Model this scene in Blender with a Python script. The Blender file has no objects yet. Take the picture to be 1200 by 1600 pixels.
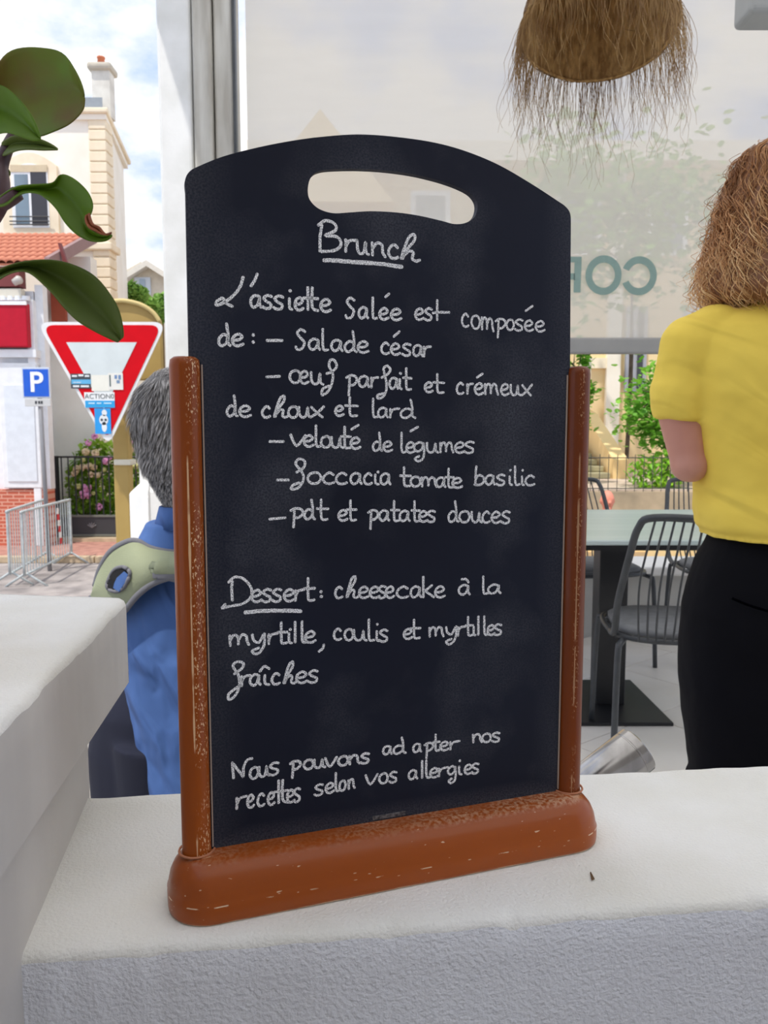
import bpy, math, random
from mathutils import Vector, Matrix, noise
random.seed(7)
PI = math.pi
S = bpy.context.scene
COL = S.collection

# ------------------------------------------------------------------ camera, sky, sun, exposure
H = 1.10                      # eye height above the terrace floor
PITCH = math.atan(.1)
F = 1200.0                    # focal length in pixels of the 1200x1600 frame
cd = bpy.data.cameras.new('camera'); cam = bpy.data.objects.new('camera', cd); COL.objects.link(cam)
cam.location = (0, 0, H); cam.rotation_euler = (PI/2 - PITCH, 0, 0)
cd.sensor_fit = 'VERTICAL'; cd.sensor_height = 36; cd.sensor_width = 27; cd.lens = 27
cd.clip_start = .02; cd.clip_end = 500
cd.dof.use_dof = True; cd.dof.focus_distance = .60; cd.dof.aperture_fstop = 22
S.camera = cam

SKY = 1.15
W = bpy.data.worlds.new('sky'); S.world = W; W.use_nodes = True
nt = W.node_tree; nt.nodes.clear()
out = nt.nodes.new('ShaderNodeOutputWorld'); bg = nt.nodes.new('ShaderNodeBackground')
tc = nt.nodes.new('ShaderNodeTexCoord'); mp = nt.nodes.new('ShaderNodeMapping'); mp.inputs['Scale'].default_value = (1, 1, 1.9)
mp.inputs['Location'].default_value = (.35, .2, .1)
nz = nt.nodes.new('ShaderNodeTexNoise'); nz.inputs['Scale'].default_value = 5.5; nz.inputs['Detail'].default_value = 7; nz.inputs['Roughness'].default_value = .55
cr = nt.nodes.new('ShaderNodeValToRGB'); cr.color_ramp.elements[0].position = .40; cr.color_ramp.elements[0].color = (.50, .64, .98, 1)
cr.color_ramp.elements[1].position = .56; cr.color_ramp.elements[1].color = (1, 1, 1, 1)
nt.links.new(tc.outputs['Generated'], mp.inputs[0]); nt.links.new(mp.outputs[0], nz.inputs[0]); nt.links.new(nz.outputs[0], cr.inputs[0])
nt.links.new(cr.outputs[0], bg.inputs[0]); bg.inputs[1].default_value = SKY; nt.links.new(bg.outputs[0], out.inputs[0])

sd = bpy.data.lights.new('sun', 'SUN'); sun = bpy.data.objects.new('sun', sd); COL.objects.link(sun)
sd.energy = 3.4; sd.angle = math.radians(1.2); sd.color = (1, .95, .87)
sun.rotation_euler = Vector((.27, .34, -.93)).to_track_quat('-Z', 'Y').to_euler()

S.view_settings.view_transform = 'Standard'; S.view_settings.look = 'None'
S.view_settings.exposure = 0.04; S.view_settings.gamma = 1; S.view_settings.use_curve_mapping = False

# ------------------------------------------------------------------ lens maths used to measure the place (world points seen at given pixels)
cP, sP = math.cos(PITCH), math.sin(PITCH)
def ray(px, py):
    u = (px-600)/F; v = (800-py)/F
    return Vector((u, cP+v*sP, -sP+v*cP))
def onz(px, py, z):
    r = ray(px, py); return Vector((0, 0, H)) + r*((z-H)/r.z)
def aty(px, py, y):
    r = ray(px, py); return Vector((0, 0, H)) + r*(y/r.y)
def X(px, y, py=680): return aty(px, py, y).x
def Z(py, y, px=600): return aty(px, py, y).z

# ------------------------------------------------------------------ materials
def lin(c): return tuple(((v/255)/12.92 if v/255 <= .04045 else ((v/255+.055)/1.055)**2.4) for v in c) + (1,)
MATS = {}
def mat(name, col, rough=.7, col2=None, nscale=8, bump=0, bscale=60, metal=0, spec=.5, lo=.35, hi=.65, coat=0, stretch=None, detail=4, sheen=0, bdist=.002):
    if name in MATS: return MATS[name]
    m = bpy.data.materials.new(name); m.use_nodes = True; MATS[name] = m
    t = m.node_tree; b = t.nodes['Principled BSDF']
    b.inputs['Base Color'].default_value = lin(col); b.inputs['Roughness'].default_value = rough
    b.inputs['Metallic'].default_value = metal; b.inputs['Specular IOR Level'].default_value = spec
    b.inputs['Coat Weight'].default_value = coat; b.inputs['Sheen Weight'].default_value = sheen
    tc = t.nodes.new('ShaderNodeTexCoord'); mp = t.nodes.new('ShaderNodeMapping'); t.links.new(tc.outputs['Object'], mp.inputs[0])
    if stretch: mp.inputs['Scale'].default_value = stretch
    n = t.nodes.new('ShaderNodeTexNoise'); n.inputs['Scale'].default_value = nscale; n.inputs['Detail'].default_value = detail
    t.links.new(mp.outputs[0], n.inputs[0])
    r = t.nodes.new('ShaderNodeValToRGB'); r.color_ramp.elements[0].position = lo; r.color_ramp.elements[1].position = hi
    c2 = col2 or tuple(max(0, v*.965) for v in col)
    r.color_ramp.elements[0].color = lin(c2); r.color_ramp.elements[1].color = lin(col)
    t.links.new(n.outputs[0], r.inputs[0]); t.links.new(r.outputs[0], b.inputs['Base Color'])
    m['ramp'] = r.name
    if bump:
        n2 = t.nodes.new('ShaderNodeTexNoise'); n2.inputs['Scale'].default_value = bscale; n2.inputs['Detail'].default_value = 3
        t.links.new(mp.outputs[0], n2.inputs[0])
        bp = t.nodes.new('ShaderNodeBump'); bp.inputs['Strength'].default_value = bump; bp.inputs['Distance'].default_value = bdist
        t.links.new(n2.outputs[0], bp.inputs['Height']); t.links.new(bp.outputs[0], b.inputs['Normal'])
    return m
def add_mask(m, col, build):
    """blend a second colour over the base colour by a mask socket made by build(tree, texcoord)"""
    t = m.node_tree; b = t.nodes['Principled BSDF']; tc = next(n for n in t.nodes if n.type == 'TEX_COORD')
    fac = build(t, tc); mix = t.nodes.new('ShaderNodeMix'); mix.data_type = 'RGBA'
    src = b.inputs['Base Color'].links[0].from_socket
    t.links.new(fac, mix.inputs['Factor']); t.links.new(src, mix.inputs[6]); mix.inputs[7].default_value = lin(col)
    t.links.new(mix.outputs[2], b.inputs['Base Color'])
def mth(t, op, a, b=None, clamp=False):
    n = t.nodes.new('ShaderNodeMath'); n.operation = op; n.use_clamp = clamp
    for i, v in enumerate((a, b)):
        if v is None: continue
        if isinstance(v, (int, float)): n.inputs[i].default_value = v
        else: t.links.new(v, n.inputs[i])
    return n.outputs[0]
def nzs(t, tc, scale, sc=(1, 1, 1), detail=3):
    mp = t.nodes.new('ShaderNodeMapping'); mp.inputs['Scale'].default_value = sc; t.links.new(tc.outputs['Object'], mp.inputs[0])
    n = t.nodes.new('ShaderNodeTexNoise'); n.inputs['Scale'].default_value = scale; n.inputs['Detail'].default_value = detail
    t.links.new(mp.outputs[0], n.inputs[0]); return n.outputs[0]
def step(t, v, lo, hi):
    n = t.nodes.new('ShaderNodeMapRange'); n.inputs['From Min'].default_value = lo; n.inputs['From Max'].default_value = hi
    t.links.new(v, n.inputs['Value']); return n.outputs[0]
def sep(t, tc):
    n = t.nodes.new('ShaderNodeSeparateXYZ'); t.links.new(tc.outputs['Object'], n.inputs[0]); return n.outputs

M_stucco_top = mat('white_stucco_top', (226, 225, 221), .85, (218, 216, 208), 9, bump=.8, bscale=380, bdist=.0014)
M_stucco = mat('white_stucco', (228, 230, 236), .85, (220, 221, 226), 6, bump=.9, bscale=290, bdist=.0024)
M_plain = mat('side_wall_shaded', (194, 191, 187), .8, (184, 180, 176), 5, bump=.3, bscale=60, bdist=.0015)  # same white paint as the top, greyed to carry the side's shade
M_colwhite = mat('column_white', (226, 226, 224), .7, (212, 212, 208), 5, bump=.4, bscale=25, bdist=.004)
M_frame = mat('weathered_frame', (200, 198, 190), .7, (165, 160, 150), 14, stretch=(1, 1, .15), bump=.3, bscale=30)
M_wood = mat('varnished_wood', (150, 76, 22), .3, (112, 50, 10), 10, stretch=(1, 1, 12), coat=.3, lo=.3, hi=.7)
M_black = mat('black_metal', (26, 27, 30), .45, (20, 21, 24), 20)
M_wire = mat('charcoal_metal', (62, 65, 68), .45, (52, 55, 58), 20)
M_steel = mat('striped_steel', (190, 187, 184), .2, (140, 137, 134), 24, metal=1, stretch=(1, 1, .05))  # darker stripes in the colour stand in for reflections

# ------------------------------------------------------------------ mesh builder
def wloc(p):
    v = Vector((0, 0, 0))
    while p: v += p.location; p = p.parent
    return v
class MB:
    def __init__(s): s.v = []; s.f = []
    def add(s, vs, fs):
        o = len(s.v); s.v += [Vector(v) for v in vs]; s.f += [tuple(i+o for i in f) for f in fs]; return s
    def box(s, x0, x1, y0, y1, z0, z1, rot=None, piv=None):
        vs = [Vector((x, y, z)) for z in (z0, z1) for y in (y0, y1) for x in (x0, x1)]
        if rot:
            c = Vector(piv) if piv is not None else sum(vs, Vector())/8
            vs = [c + rot @ (v-c) for v in vs]
        return s.add(vs, [(0, 2, 3, 1), (4, 5, 7, 6), (0, 1, 5, 4), (2, 6, 7, 3), (0, 4, 6, 2), (1, 3, 7, 5)])
    def prism(s, pts, z0, z1, axis='z'):
        n = len(pts)
        if axis == 'z': a = [(x, y, z0) for x, y in pts]; b = [(x, y, z1) for x, y in pts]
        elif axis == 'y': a = [(x, z0, y) for x, y in pts]; b = [(x, z1, y) for x, y in pts]
        else: a = [(z0, x, y) for x, y in pts]; b = [(z1, x, y) for x, y in pts]
        return s.add(a+b, [tuple(range(n))[::-1], tuple(range(n, 2*n))] + [(i, (i+1) % n, n+(i+1) % n, n+i) for i in range(n)])
    def tube(s, pts, r, k=8, closed=False, caps=True):
        pts = [Vector(p) for p in pts]; n = len(pts); rs = r if isinstance(r, (list, tuple)) else [r]*n
        up = None; o = len(s.v); vs = []
        for i, p in enumerate(pts):
            if closed: d = pts[(i+1) % n]-pts[i-1]
            else: d = pts[min(i+1, n-1)]-pts[max(i-1, 0)]
            if d.length < 1e-9: d = Vector((0, 0, 1))
            d.normalize()
            if up is None:
                up = d.orthogonal().normalized()
            up = (up - d*up.dot(d)); up = up.normalized() if up.length > 1e-6 else d.orthogonal().normalized()
            q = d.cross(up)
            vs += [p + (up*math.cos(2*PI*j/k) + q*math.sin(2*PI*j/k))*rs[i] for j in range(k)]
        fs = []
        for i in range(n if closed else n-1):
            a = i*k; b = ((i+1) % n)*k
            fs += [(a+j, a+(j+1) % k, b+(j+1) % k, b+j) for j in range(k)]
        if caps and not closed: fs += [tuple(range(k))[::-1], tuple(range((n-1)*k, n*k))]
        return s.add(vs, fs)
    def loft(s, rings, k=24, capz=True):
        """rings: (cx,cy,cz,rx,ry[,power])"""
        vs = []
        for r in rings:
            e = r[5] if len(r) > 5 else 2
            for j in range(k):
                a = 2*PI*j/k; c, d = math.cos(a), math.sin(a)
                vs.append((r[0]+r[3]*math.copysign(abs(c)**(2/e), c), r[1]+r[4]*math.copysign(abs(d)**(2/e), d), r[2]))
        fs = [(i*k+j, i*k+(j+1) % k, (i+1)*k+(j+1) % k, (i+1)*k+j) for i in range(len(rings)-1) for j in range(k)]
        if capz: fs += [tuple(range(k))[::-1], tuple(range((len(rings)-1)*k, len(rings)*k))]
        return s.add(vs, fs)
    def lathe(s, prof, c=(0, 0, 0), k=32, rot=None, caps=True):
        vs = []
        for r, z in prof:
            for j in range(k):
                v = Vector((r*math.cos(2*PI*j/k), r*math.sin(2*PI*j/k), z))
                if rot: v = rot @ v
                vs.append(v + Vector(c))
        n = len(prof)
        fs = [(i*k+j, i*k+(j+1) % k, (i+1)*k+(j+1) % k, (i+1)*k+j) for i in range(n-1) for j in range(k)]
        if caps: fs += [tuple(range(k))[::-1], tuple(range((n-1)*k, n*k))]
        return s.add(vs, fs)
    def ball(s, c, r, k=12, m=8, rot=None, fn=None):
        r = (r, r, r) if isinstance(r, (int, float)) else r; c = Vector(c)
        def P(v):
            v = Vector((v[0]*r[0], v[1]*r[1], v[2]*r[2]))
            if fn: v = fn(v)
            if rot: v = rot @ v
            return c+v
        vs = [P((0, 0, -1))]
        for i in range(1, m):
            t = -PI/2 + PI*i/m
            vs += [P((math.cos(t)*math.cos(2*PI*j/k), math.cos(t)*math.sin(2*PI*j/k), math.sin(t))) for j in range(k)]
        vs.append(P((0, 0, 1))); L = len(vs)-1
        fs = [(0, 1+(j+1) % k, 1+j) for j in range(k)]
        for i in range(m-2): fs += [(1+i*k+j, 1+i*k+(j+1) % k, 1+(i+1)*k+(j+1) % k, 1+(i+1)*k+j) for j in range(k)]
        fs += [(L, 1+(m-2)*k+j, 1+(m-2)*k+(j+1) % k) for j in range(k)]
        return s.add(vs, fs)
    def grid(s, rows):
        n = len(rows[0]); vs = [p for r in rows for p in r]
        return s.add(vs, [(i*n+j, i*n+j+1, (i+1)*n+j+1, (i+1)*n+j) for i in range(len(rows)-1) for j in range(n-1)])
    def build(s, name, m, parent=None, label=None, smooth=False, bevel=0, seg=2, kind=None, solid=0, subsurf=0, cat=None, group=None):
        off = wloc(parent)
        me = bpy.data.meshes.new(name); me.from_pydata([v-off for v in s.v], [], s.f); me.update()
        me.materials.append(m)
        if smooth: me.polygons.foreach_set('use_smooth', [True]*len(me.polygons))
        o = bpy.data.objects.new(name, me); COL.objects.link(o)
        if parent: o.parent = parent
        if solid: md = o.modifiers.new('solid', 'SOLIDIFY'); md.thickness = solid; md.offset = 0
        if bevel: md = o.modifiers.new('bevel', 'BEVEL'); md.width = bevel; md.segments = seg; md.limit_method = 'ANGLE'
        if subsurf: md = o.modifiers.new('sub', 'SUBSURF'); md.levels = md.render_levels = subsurf
        tag(o, label, cat, group, kind); return o
def tag(o, label=None, cat=None, group=None, kind=None):
    if label: o['label'] = label
    if cat: o['category'] = cat
    if group: o['group'] = group
    if kind: o['kind'] = kind
    return o
def thing(name, loc, label, cat, group=None):
    o = bpy.data.objects.new(name, None); o.empty_display_size = .05; COL.objects.link(o); o.location = loc
    return tag(o, label, cat, group)
def structure(name, mb, m, **k): return mb.build(name, m, kind='structure', **k)
def copy_tree(o, parent=None):
    c = o.copy(); COL.objects.link(c); c.parent = parent
    for ch in list(KIDS(o)): copy_tree(ch, c)
    return c
def KIDS(o): return [c for c in COL.objects if c.parent == o]
def catmull(P, n=6, closed=False):
    P = [Vector(p) for p in P]
    if len(P) < 3: return P
    out = []; N = len(P)
    for i in range(N if closed else N-1):
        g = (lambda j: P[j % N]) if closed else (lambda j: P[max(0, min(N-1, j))])
        a, b, c, d = g(i-1), g(i), g(i+1), g(i+2)
        for k in range(n):
            t = k/n; out.append(.5*((2*b)+(c-a)*t+(2*a-5*b+4*c-d)*t*t+(3*b-a-3*c+d)*t**3))
    if not closed: out.append(P[-1])
    return out
def text(name, body, m, size, M, parent=None, ext=.002, off=0):
    c = bpy.data.curves.new(name, 'FONT'); c.body = body; c.size = size; c.extrude = ext; c.offset = off
    c.align_x = 'CENTER'; c.align_y = 'CENTER'; c.materials.append(m)
    o = bpy.data.objects.new(name, c); COL.objects.link(o); o.parent = parent
    bpy.context.view_layer.update(); me = bpy.data.meshes.new_from_object(o.evaluated_get(bpy.context.evaluated_depsgraph_get())); bpy.data.objects.remove(o)
    o = bpy.data.objects.new(name, me); COL.objects.link(o); o.parent = parent
    M = M.copy(); M.translation -= wloc(parent); o.matrix_basis = M; return o
def facing(loc, yaw=0, mirror=False):
    """upright frame whose front looks to -Y"""
    M = Matrix.Translation(loc) @ Matrix.Rotation(yaw, 4, 'Z') @ Matrix.Rotation(PI/2, 4, 'X')
    return M @ Matrix.Diagonal((-1, 1, 1, 1)) if mirror else M
RZ = lambda a: Matrix.Rotation(a, 3, 'Z')
# ------------------------------------------------------------------ SETTING: near walls
ZL = .76                                    # top of the low wall the board stands on
def swept_wall(name, A0, A1, B0, B1, z0, z1, m_side, m_top, seed, rb=.006, rough=.0016, n=260, chips=True):
    """wall whose near top edge runs A0->A1 and far top edge B0->B1; edges rounded and irregular; (x,y) pairs"""
    A0, A1, B0, B1 = map(lambda p: Vector((p[0], p[1], 0)), (A0, A1, B0, B1))
    rows = []
    for i in range(n+1):
        t = i/n; a = A0.lerp(A1, t); b = B0.lerp(B1, t); w = (b-a).normalized(); L = (b-a).length
        s = t*(A1-A0).length
        ja = noise.noise(Vector((s*18, seed, 0)))*rough + noise.noise(Vector((s*70, seed, 3)))*rough*.8
        c = max(0, noise.noise(Vector((s*45, seed, 9)))-.28)*.012 if chips else 0
        jb = noise.noise(Vector((s*25, seed+5, 0)))*rough
        r = rb*(1+.4*noise.noise(Vector((s*30, seed, 5))))
        row = [a+Vector((0, 0, z0)), a+w*(ja)+Vector((0, 0, z1-.03)), a+w*(ja*.8)+Vector((0, 0, z1-r-c)), a+w*(r*.3+ja+c)+Vector((0, 0, z1-r*.35-c*.6)),
               a+w*(r+ja+c)+Vector((0, 0, z1+ja*.3)), a+w*(.02)+Vector((0, 0, z1+noise.noise(Vector((s*9, seed, 1)))*.0008))]
        for q in range(1, 8):
            row.append(a+w*(.02+(L-.04)*q/8)+Vector((0, 0, z1+noise.noise(Vector((s*12, q*1.7+seed, 2)))*.0009)))
        row += [b-w*.02+Vector((0, 0, z1)), b-w*(r+jb)+Vector((0, 0, z1+jb*.3)), b-w*(r*.3+jb)+Vector((0, 0, z1-r*.35)), b-w*jb+Vector((0, 0, z1-r)), b+Vector((0, 0, z0))]
        rows.append(row)
    mb = MB().grid(rows); k = len(rows[0])
    mb.f.append(tuple(range(k))); mb.f.append(tuple((n*k+j) for j in range(k))[::-1])
    o = mb.build(name, m_side, smooth=True, kind='structure')
    o.data.materials.append(m_top)
    for p in o.data.polygons:
        p.use_smooth = len(p.vertices) < 5
        if p.normal.z > .75: p.material_index = 1
        if len(p.vertices) == 4 and min(p.vertices) % k in range(2, 15): p.material_index = 1
    return o
def lineat(p, q, x): return (x, p[1]+(q[1]-p[1])*(x-p[0])/(q[0]-p[0]))
fa, fb = onz(35, 1495, ZL), onz(1200, 1405, ZL); ba, bb = onz(140, 1243, ZL), onz(1200, 1193, ZL)
A0, A1 = lineat(fa, fb, -.34), lineat(fa, fb, 1.3); B0, B1 = lineat(ba, bb, -.34), lineat(ba, bb, 1.3)
swept_wall('wall_front', A0, A1, B0, B1, 0.0, ZL, M_stucco, M_stucco_top, 3.1, n=420)
# stains and dead leaf specks on the ledge are small real things
ZC0, ZC = .84, .93                          # thick coping of the side wall
c1, c2 = onz(197, 935, ZC), onz(0, 1130, ZC)
def cx(y): return c1.x+(c2.x-c1.x)*(y-c1.y)/(c2.y-c1.y)
farL = onz(0, 928, ZC)
def cf(x): return c1.y+(farL.y-c1.y)*(x-c1.x)/(farL.x-c1.x)
# coping: near->far edge is the right one; sweep along y
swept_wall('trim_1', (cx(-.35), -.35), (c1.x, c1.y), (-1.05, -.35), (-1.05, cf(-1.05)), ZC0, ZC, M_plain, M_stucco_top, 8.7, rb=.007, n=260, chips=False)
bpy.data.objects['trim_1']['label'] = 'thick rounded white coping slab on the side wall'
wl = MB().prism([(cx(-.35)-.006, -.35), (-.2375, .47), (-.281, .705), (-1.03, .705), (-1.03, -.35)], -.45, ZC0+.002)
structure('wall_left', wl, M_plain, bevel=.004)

# terrace floor tiles, laid diagonally, light grouted
M_grout = mat('grout', (150, 146, 140), .9)
M_tile = mat('floor_tile', (242, 236, 226), .4, (232, 225, 214), 3)
M_tile2 = mat('floor_tile_warm', (216, 206, 193), .45, (204, 196, 184), 3)
fl = structure('floor', MB().box(-.12, 3.6, -2.4, 4.5, -.5, -.006), M_grout)
tm = None; ang = math.radians(38); ts = .45; piece = 0
for i in range(-14, 15):
    for j in range(-14, 15):
        c = RZ(ang) @ Vector((i*ts, j*ts, 0)) + Vector((1.0, 2.6, 0))
        if not (0 < c.x < 3.2 and .9 < c.y < 4.15): continue
        if tm is None:
            tm = MB().box(-ts/2+.003, ts/2-.003, -ts/2+.003, ts/2-.003, -.006, 0, rot=RZ(ang), piv=(0, 0, 0)); o = tm.build('tile', M_tile, bevel=.001, seg=1); tme = o
        else:
            o = tme.copy(); COL.objects.link(o)
        o.parent = fl; o.location = c; piece += 1
# pavement where the man stands, road, far pavement
M_asph = mat('asphalt', (168, 160, 156), .9, (128, 122, 120), 3, bump=.3, bscale=90, bdist=.01)  # darker mottling paints a tree shadow pattern into the road grey
M_pavd = mat('pavement_concrete', (165, 160, 152), .9)
M_brickpave = mat('red_brick_paving', (186, 138, 122), .85, (158, 112, 100), 5)
M_kerb = mat('kerb_stone', (200, 178, 148), .85, (180, 160, 132), 6)
structure('trim_2', MB().box(-4, -.13, .6, 4.3, -1.4, -.45), M_pavd)['label'] = 'raised pavement beside the terrace'
structure('ground', MB().box(-40, 40, 4.3, 60, -1.5, -1.1), M_asph)
structure('trim_3', MB().box(-14, -.5, 13.25, 20, -1.45, -1.0), M_brickpave)['label'] = 'red brick pavement across the street'
kb = thing('kerb', (-6, 13.2, -1.1), 'tan stone kerb along the far red brick pavement', 'kerb')
kbm = None
for i in range(12):
    x = -13.5+i*1.0
    if kbm is None: kbm = MB().box(-.49, .49, -.1, .06, 0, .115).build('kerb_stone', M_kerb, bevel=.015); ko = kbm
    else: ko = kbm.copy(); COL.objects.link(ko)
    ko.parent = kb; ko.location = (x+6, 0, 0)
# ------------------------------------------------------------------ terrace shell: column, screen, canopy, low wall
YS = 4.2
def colbox(p0, p1, y0, y1, z0=-1.1, z1=3.78): return MB().box(X(p0, y0), X(p1, y0), y0, y1, z0, z1)
x0 = X(252, YS, 300); x1 = X(370, YS, 180); w_ = x1-x0
mb = MB(); rows = []
structure('column', MB().box(x0, x0+w_*.44, YS-.02, YS+.42, -1.1, 3.78), M_colwhite, bevel=.02, seg=3)['label'] = 'white plastered corner column'
structure('trim_4', MB().box(x0+w_*.46, x0+w_*.70, YS-.03, YS+.2, -1.1, 3.78), M_frame, bevel=.012)['label'] = 'flaking painted frame strip beside the column'
structure('trim_5', MB().box(x0+w_*.715, x0+w_*.96, YS-.0, YS+.2, -1.1, 3.78), M_frame, bevel=.012)['label'] = 'outer painted frame strip of the column'
structure('trim_6', MB().box(x0+w_*.965, x1, YS-.015, YS+.03, -1.1, 3.78), M_wire)['label'] = 'thin dark rail beside the column'
# canopy: translucent white cloth roof
def cloth_mat(name, col, trans, transp, stripes=0):
    m = bpy.data.materials.new(name); m.use_nodes = True; t = m.node_tree; t.nodes.clear(); MATS[name] = m
    o = t.nodes.new('ShaderNodeOutputMaterial'); d = t.nodes.new('ShaderNodeBsdfDiffuse'); l = t.nodes.new('ShaderNodeBsdfTranslucent'); p = t.nodes.new('ShaderNodeBsdfTransparent')
    tc = t.nodes.new('ShaderNodeTexCoord')
    n = nzs(t, tc, 3, (1, 1, 6), 5); r = t.nodes.new('ShaderNodeValToRGB'); r.color_ramp.elements[0].color = lin(tuple(v*.965 for v in col)); r.color_ramp.elements[1].color = lin(col)
    t.links.new(n, r.inputs[0]); t.links.new(r.outputs[0], d.inputs[0]); t.links.new(r.outputs[0], l.inputs[0])
    m1 = t.nodes.new('ShaderNodeMixShader'); m1.inputs[0].default_value = trans; m2 = t.nodes.new('ShaderNodeMixShader'); m2.inputs[0].default_value = transp
    t.links.new(d.outputs[0], m1.inputs[1]); t.links.new(l.outputs[0], m1.inputs[2]); t.links.new(m1.outputs[0], m2.inputs[1]); t.links.new(p.outputs[0], m2.inputs[2]); t.links.new(m2.outputs[0], o.inputs[0])
    return m
M_canopy = cloth_mat('canopy_cloth', (250, 249, 247), .82, 0.0)
M_screen = cloth_mat('screen_mesh_cloth', (229, 227, 220), .62, .18)
xr = x0-.16
structure('ceiling', MB().box(xr, 4.2, -1.9, YS+.5, 3.78, 3.782), M_canopy)['label'] = 'white translucent canopy cloth over the terrace'
structure('wall_light_block', MB().box(-1.6, 4.4, -2.1, -1.9, -.5, 3.78), mat('light_block_grey', (176, 174, 172), .8))  # unseen wall added behind the camera, blocks sky light to grey the ledge front
# roll-down screen
sx0 = X(386, YS, 180); zb = Z(548, YS)
scr = thing('roller_screen', (1.5, YS, zb), 'translucent white roll-down terrace screen printed with grey green letters', 'screen')
rows = []
for i in range(41):
    z = zb+.06+(3.7-zb-.06)*i/40
    rows.append([Vector((sx0+(4.0-sx0)*j/60, YS+.008*noise.noise(Vector((j*.35, i*.12, 1))), z)) for j in range(61)])
MB().grid(rows).build('screen_cloth', M_screen, scr, smooth=True)
zt = Z(528, YS)
MB().box(sx0, 4.0, YS-.022, YS+.022, zb-.018, zt).build('bottom_bar', mat('bar_grey', (150, 148, 144), .5), scr, label='grey weighted bottom bar', bevel=.012, seg=3)
M_let = mat('letter_green', (128, 152, 143), .7)
yL = YS-.014
def ringletter(pc, pr, w, a0, a1, name):
    c = aty(pc[0], pc[1], yL); R = pr/F*yL*1.003; r = R-w/F*yL
    n = 40; vs = []
    for i in range(n+1):
        a = a0+(a1-a0)*i/n
        for q in (R, r):
            vs.append((c.x+q*.93*math.cos(a), yL, c.z+q*math.sin(a)))
    MB().add(vs, [(2*i, 2*i+1, 2*i+3, 2*i+2) for i in range(n)]).build(name, M_let, scr, solid=.0006)
ringletter((998.5, 431), 29, 11, math.radians(-157), math.radians(157), 'letter_c')
ringletter((943, 430), 29.5, 11, 0, 2*PI, 'letter_o')
mb = MB()
def lq(pts): mb.prism([(aty(a, b, yL).x, aty(a, b, yL).z) for a, b in pts], yL-.0003, yL+.0003, 'y')
lq([(898, 401), (909, 401), (907, 457), (896, 457)]); lq([(898, 401), (898, 410), (880, 410), (874, 401)]); lq([(898, 427), (898, 437), (880, 437), (880, 427)])
lq([(880, 401), (880, 410), (876, 414), (876, 423), (880, 427), (880, 437), (868, 430), (866, 418), (869, 406)]); lq([(886, 436), (876, 436), (862, 457), (873, 457)])
mb.build('letter_r', M_let, scr)
# low wall at the terrace edge
M_lowwall = mat('low_wall_grey', (188, 186, 180), .8)
zcop = Z(886, 4.08)
structure('wall_far', MB().box(-.12, 3.6, 4.12, 4.42, -.5, zcop-.05), M_lowwall)
structure('trim_7', MB().box(-.12, 3.6, 4.08, 4.46, zcop-.05, zcop), mat('coping_white', (232, 230, 226), .7), bevel=.01)['label'] = 'white coping on the low wall below the screen'
# ------------------------------------------------------------------ the chalkboard
L_ = onz(308, 1338, ZL+.04); R_ = onz(886, 1238, ZL+.04)
L_ = L_ + Vector((L_.x, L_.y, 0)).normalized()*.0098; R_ = R_ + Vector((R_.x, R_.y, 0)).normalized()*.0095
L_.z = R_.z = ZL
eu = (R_-L_).normalized(); en = Vector((-eu.y, eu.x, 0)); ez = Vector((0, 0, 1)); BW = (R_-L_).length
mid = (L_+R_)/2; yaw = math.atan2(eu.y, eu.x)
TH = .0028
def bloc(px, py, off=TH):
    """board coordinates (u from left post, v above ledge) of the spot seen at a pixel"""
    o = L_-en*off; r = ray(px, py); cpos = Vector((0, 0, H)); t = (o-cpos).dot(en)/r.dot(en); p = cpos+r*t-L_
    return p.dot(eu), p.z
def B(u, n, v): return L_+eu*u+en*n+ez*v
M_panel = mat('slate_panel', (24, 28, 44), .6, (17, 20, 35), 5, bump=.08, bscale=900, bdist=.0003, lo=.3, hi=.7, spec=.22)
def dust(t, tc):
    a = step(t, nzs(t, tc, 7, detail=5), .50, .72); g = step(t, nzs(t, tc, 700, detail=1), .35, .65)
    s = sep(t, tc); ax = mth(t, 'ABSOLUTE', s[0])
    edge = step(t, ax, .118, .15); eb = step(t, s[2], .055, .036)
    e = mth(t, 'MAXIMUM', mth(t, 'MULTIPLY', edge, .28), mth(t, 'MULTIPLY', eb, .5))
    return mth(t, 'MULTIPLY', mth(t, 'MULTIPLY', mth(t, 'MAXIMUM', mth(t, 'MULTIPLY', a, .5), e), mth(t, 'ADD', mth(t, 'MULTIPLY', g, .8), .3)), .30, True)
add_mask(M_panel, (170, 172, 180), dust)
def pits(strength, line_x, lo_x, hi_x):
    def f(t, tc):
        s = sep(t, tc)
        d = mth(t, 'ABSOLUTE', mth(t, 'SUBTRACT', s[0], line_x))
        wob = mth(t, 'MULTIPLY', nzs(t, tc, 30, (1, 1, 1), 6), .0022)
        line = mth(t, 'MULTIPLY', step(t, mth(t, 'ADD', d, wob), .0019, .0015), step(t, nzs(t, tc, 22, (1, 1, 1), 4), .46, .52))
        pit = mth(t, 'MULTIPLY', step(t, nzs(t, tc, 720, (1.2, 1.2, .6), 1), .60, .635), mth(t, 'MULTIPLY', step(t, s[0], lo_x-.0015, lo_x+.001), step(t, s[0], hi_x+.001, hi_x-.001)))
        pit = mth(t, 'MULTIPLY', pit, step(t, nzs(t, tc, 25, (1, 1, 1), 2), .40, .5))
        return mth(t, 'MULTIPLY', mth(t, 'MAXIMUM', line, pit), strength, True)
    return f
def woodmat(name, mask, col=(166, 82, 16), col2=(110, 46, 4)):
    m = mat(name, col, .34, col2, 9, stretch=(1, 1, .12), coat=.15, lo=.3, hi=.72, bump=.05, bscale=200, spec=.2)
    if mask: add_mask(m, (222, 184, 142), mask)
    return m
M_postL = woodmat('post_wood_worn', pits(.85, .0003, .0012, .0096))
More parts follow.
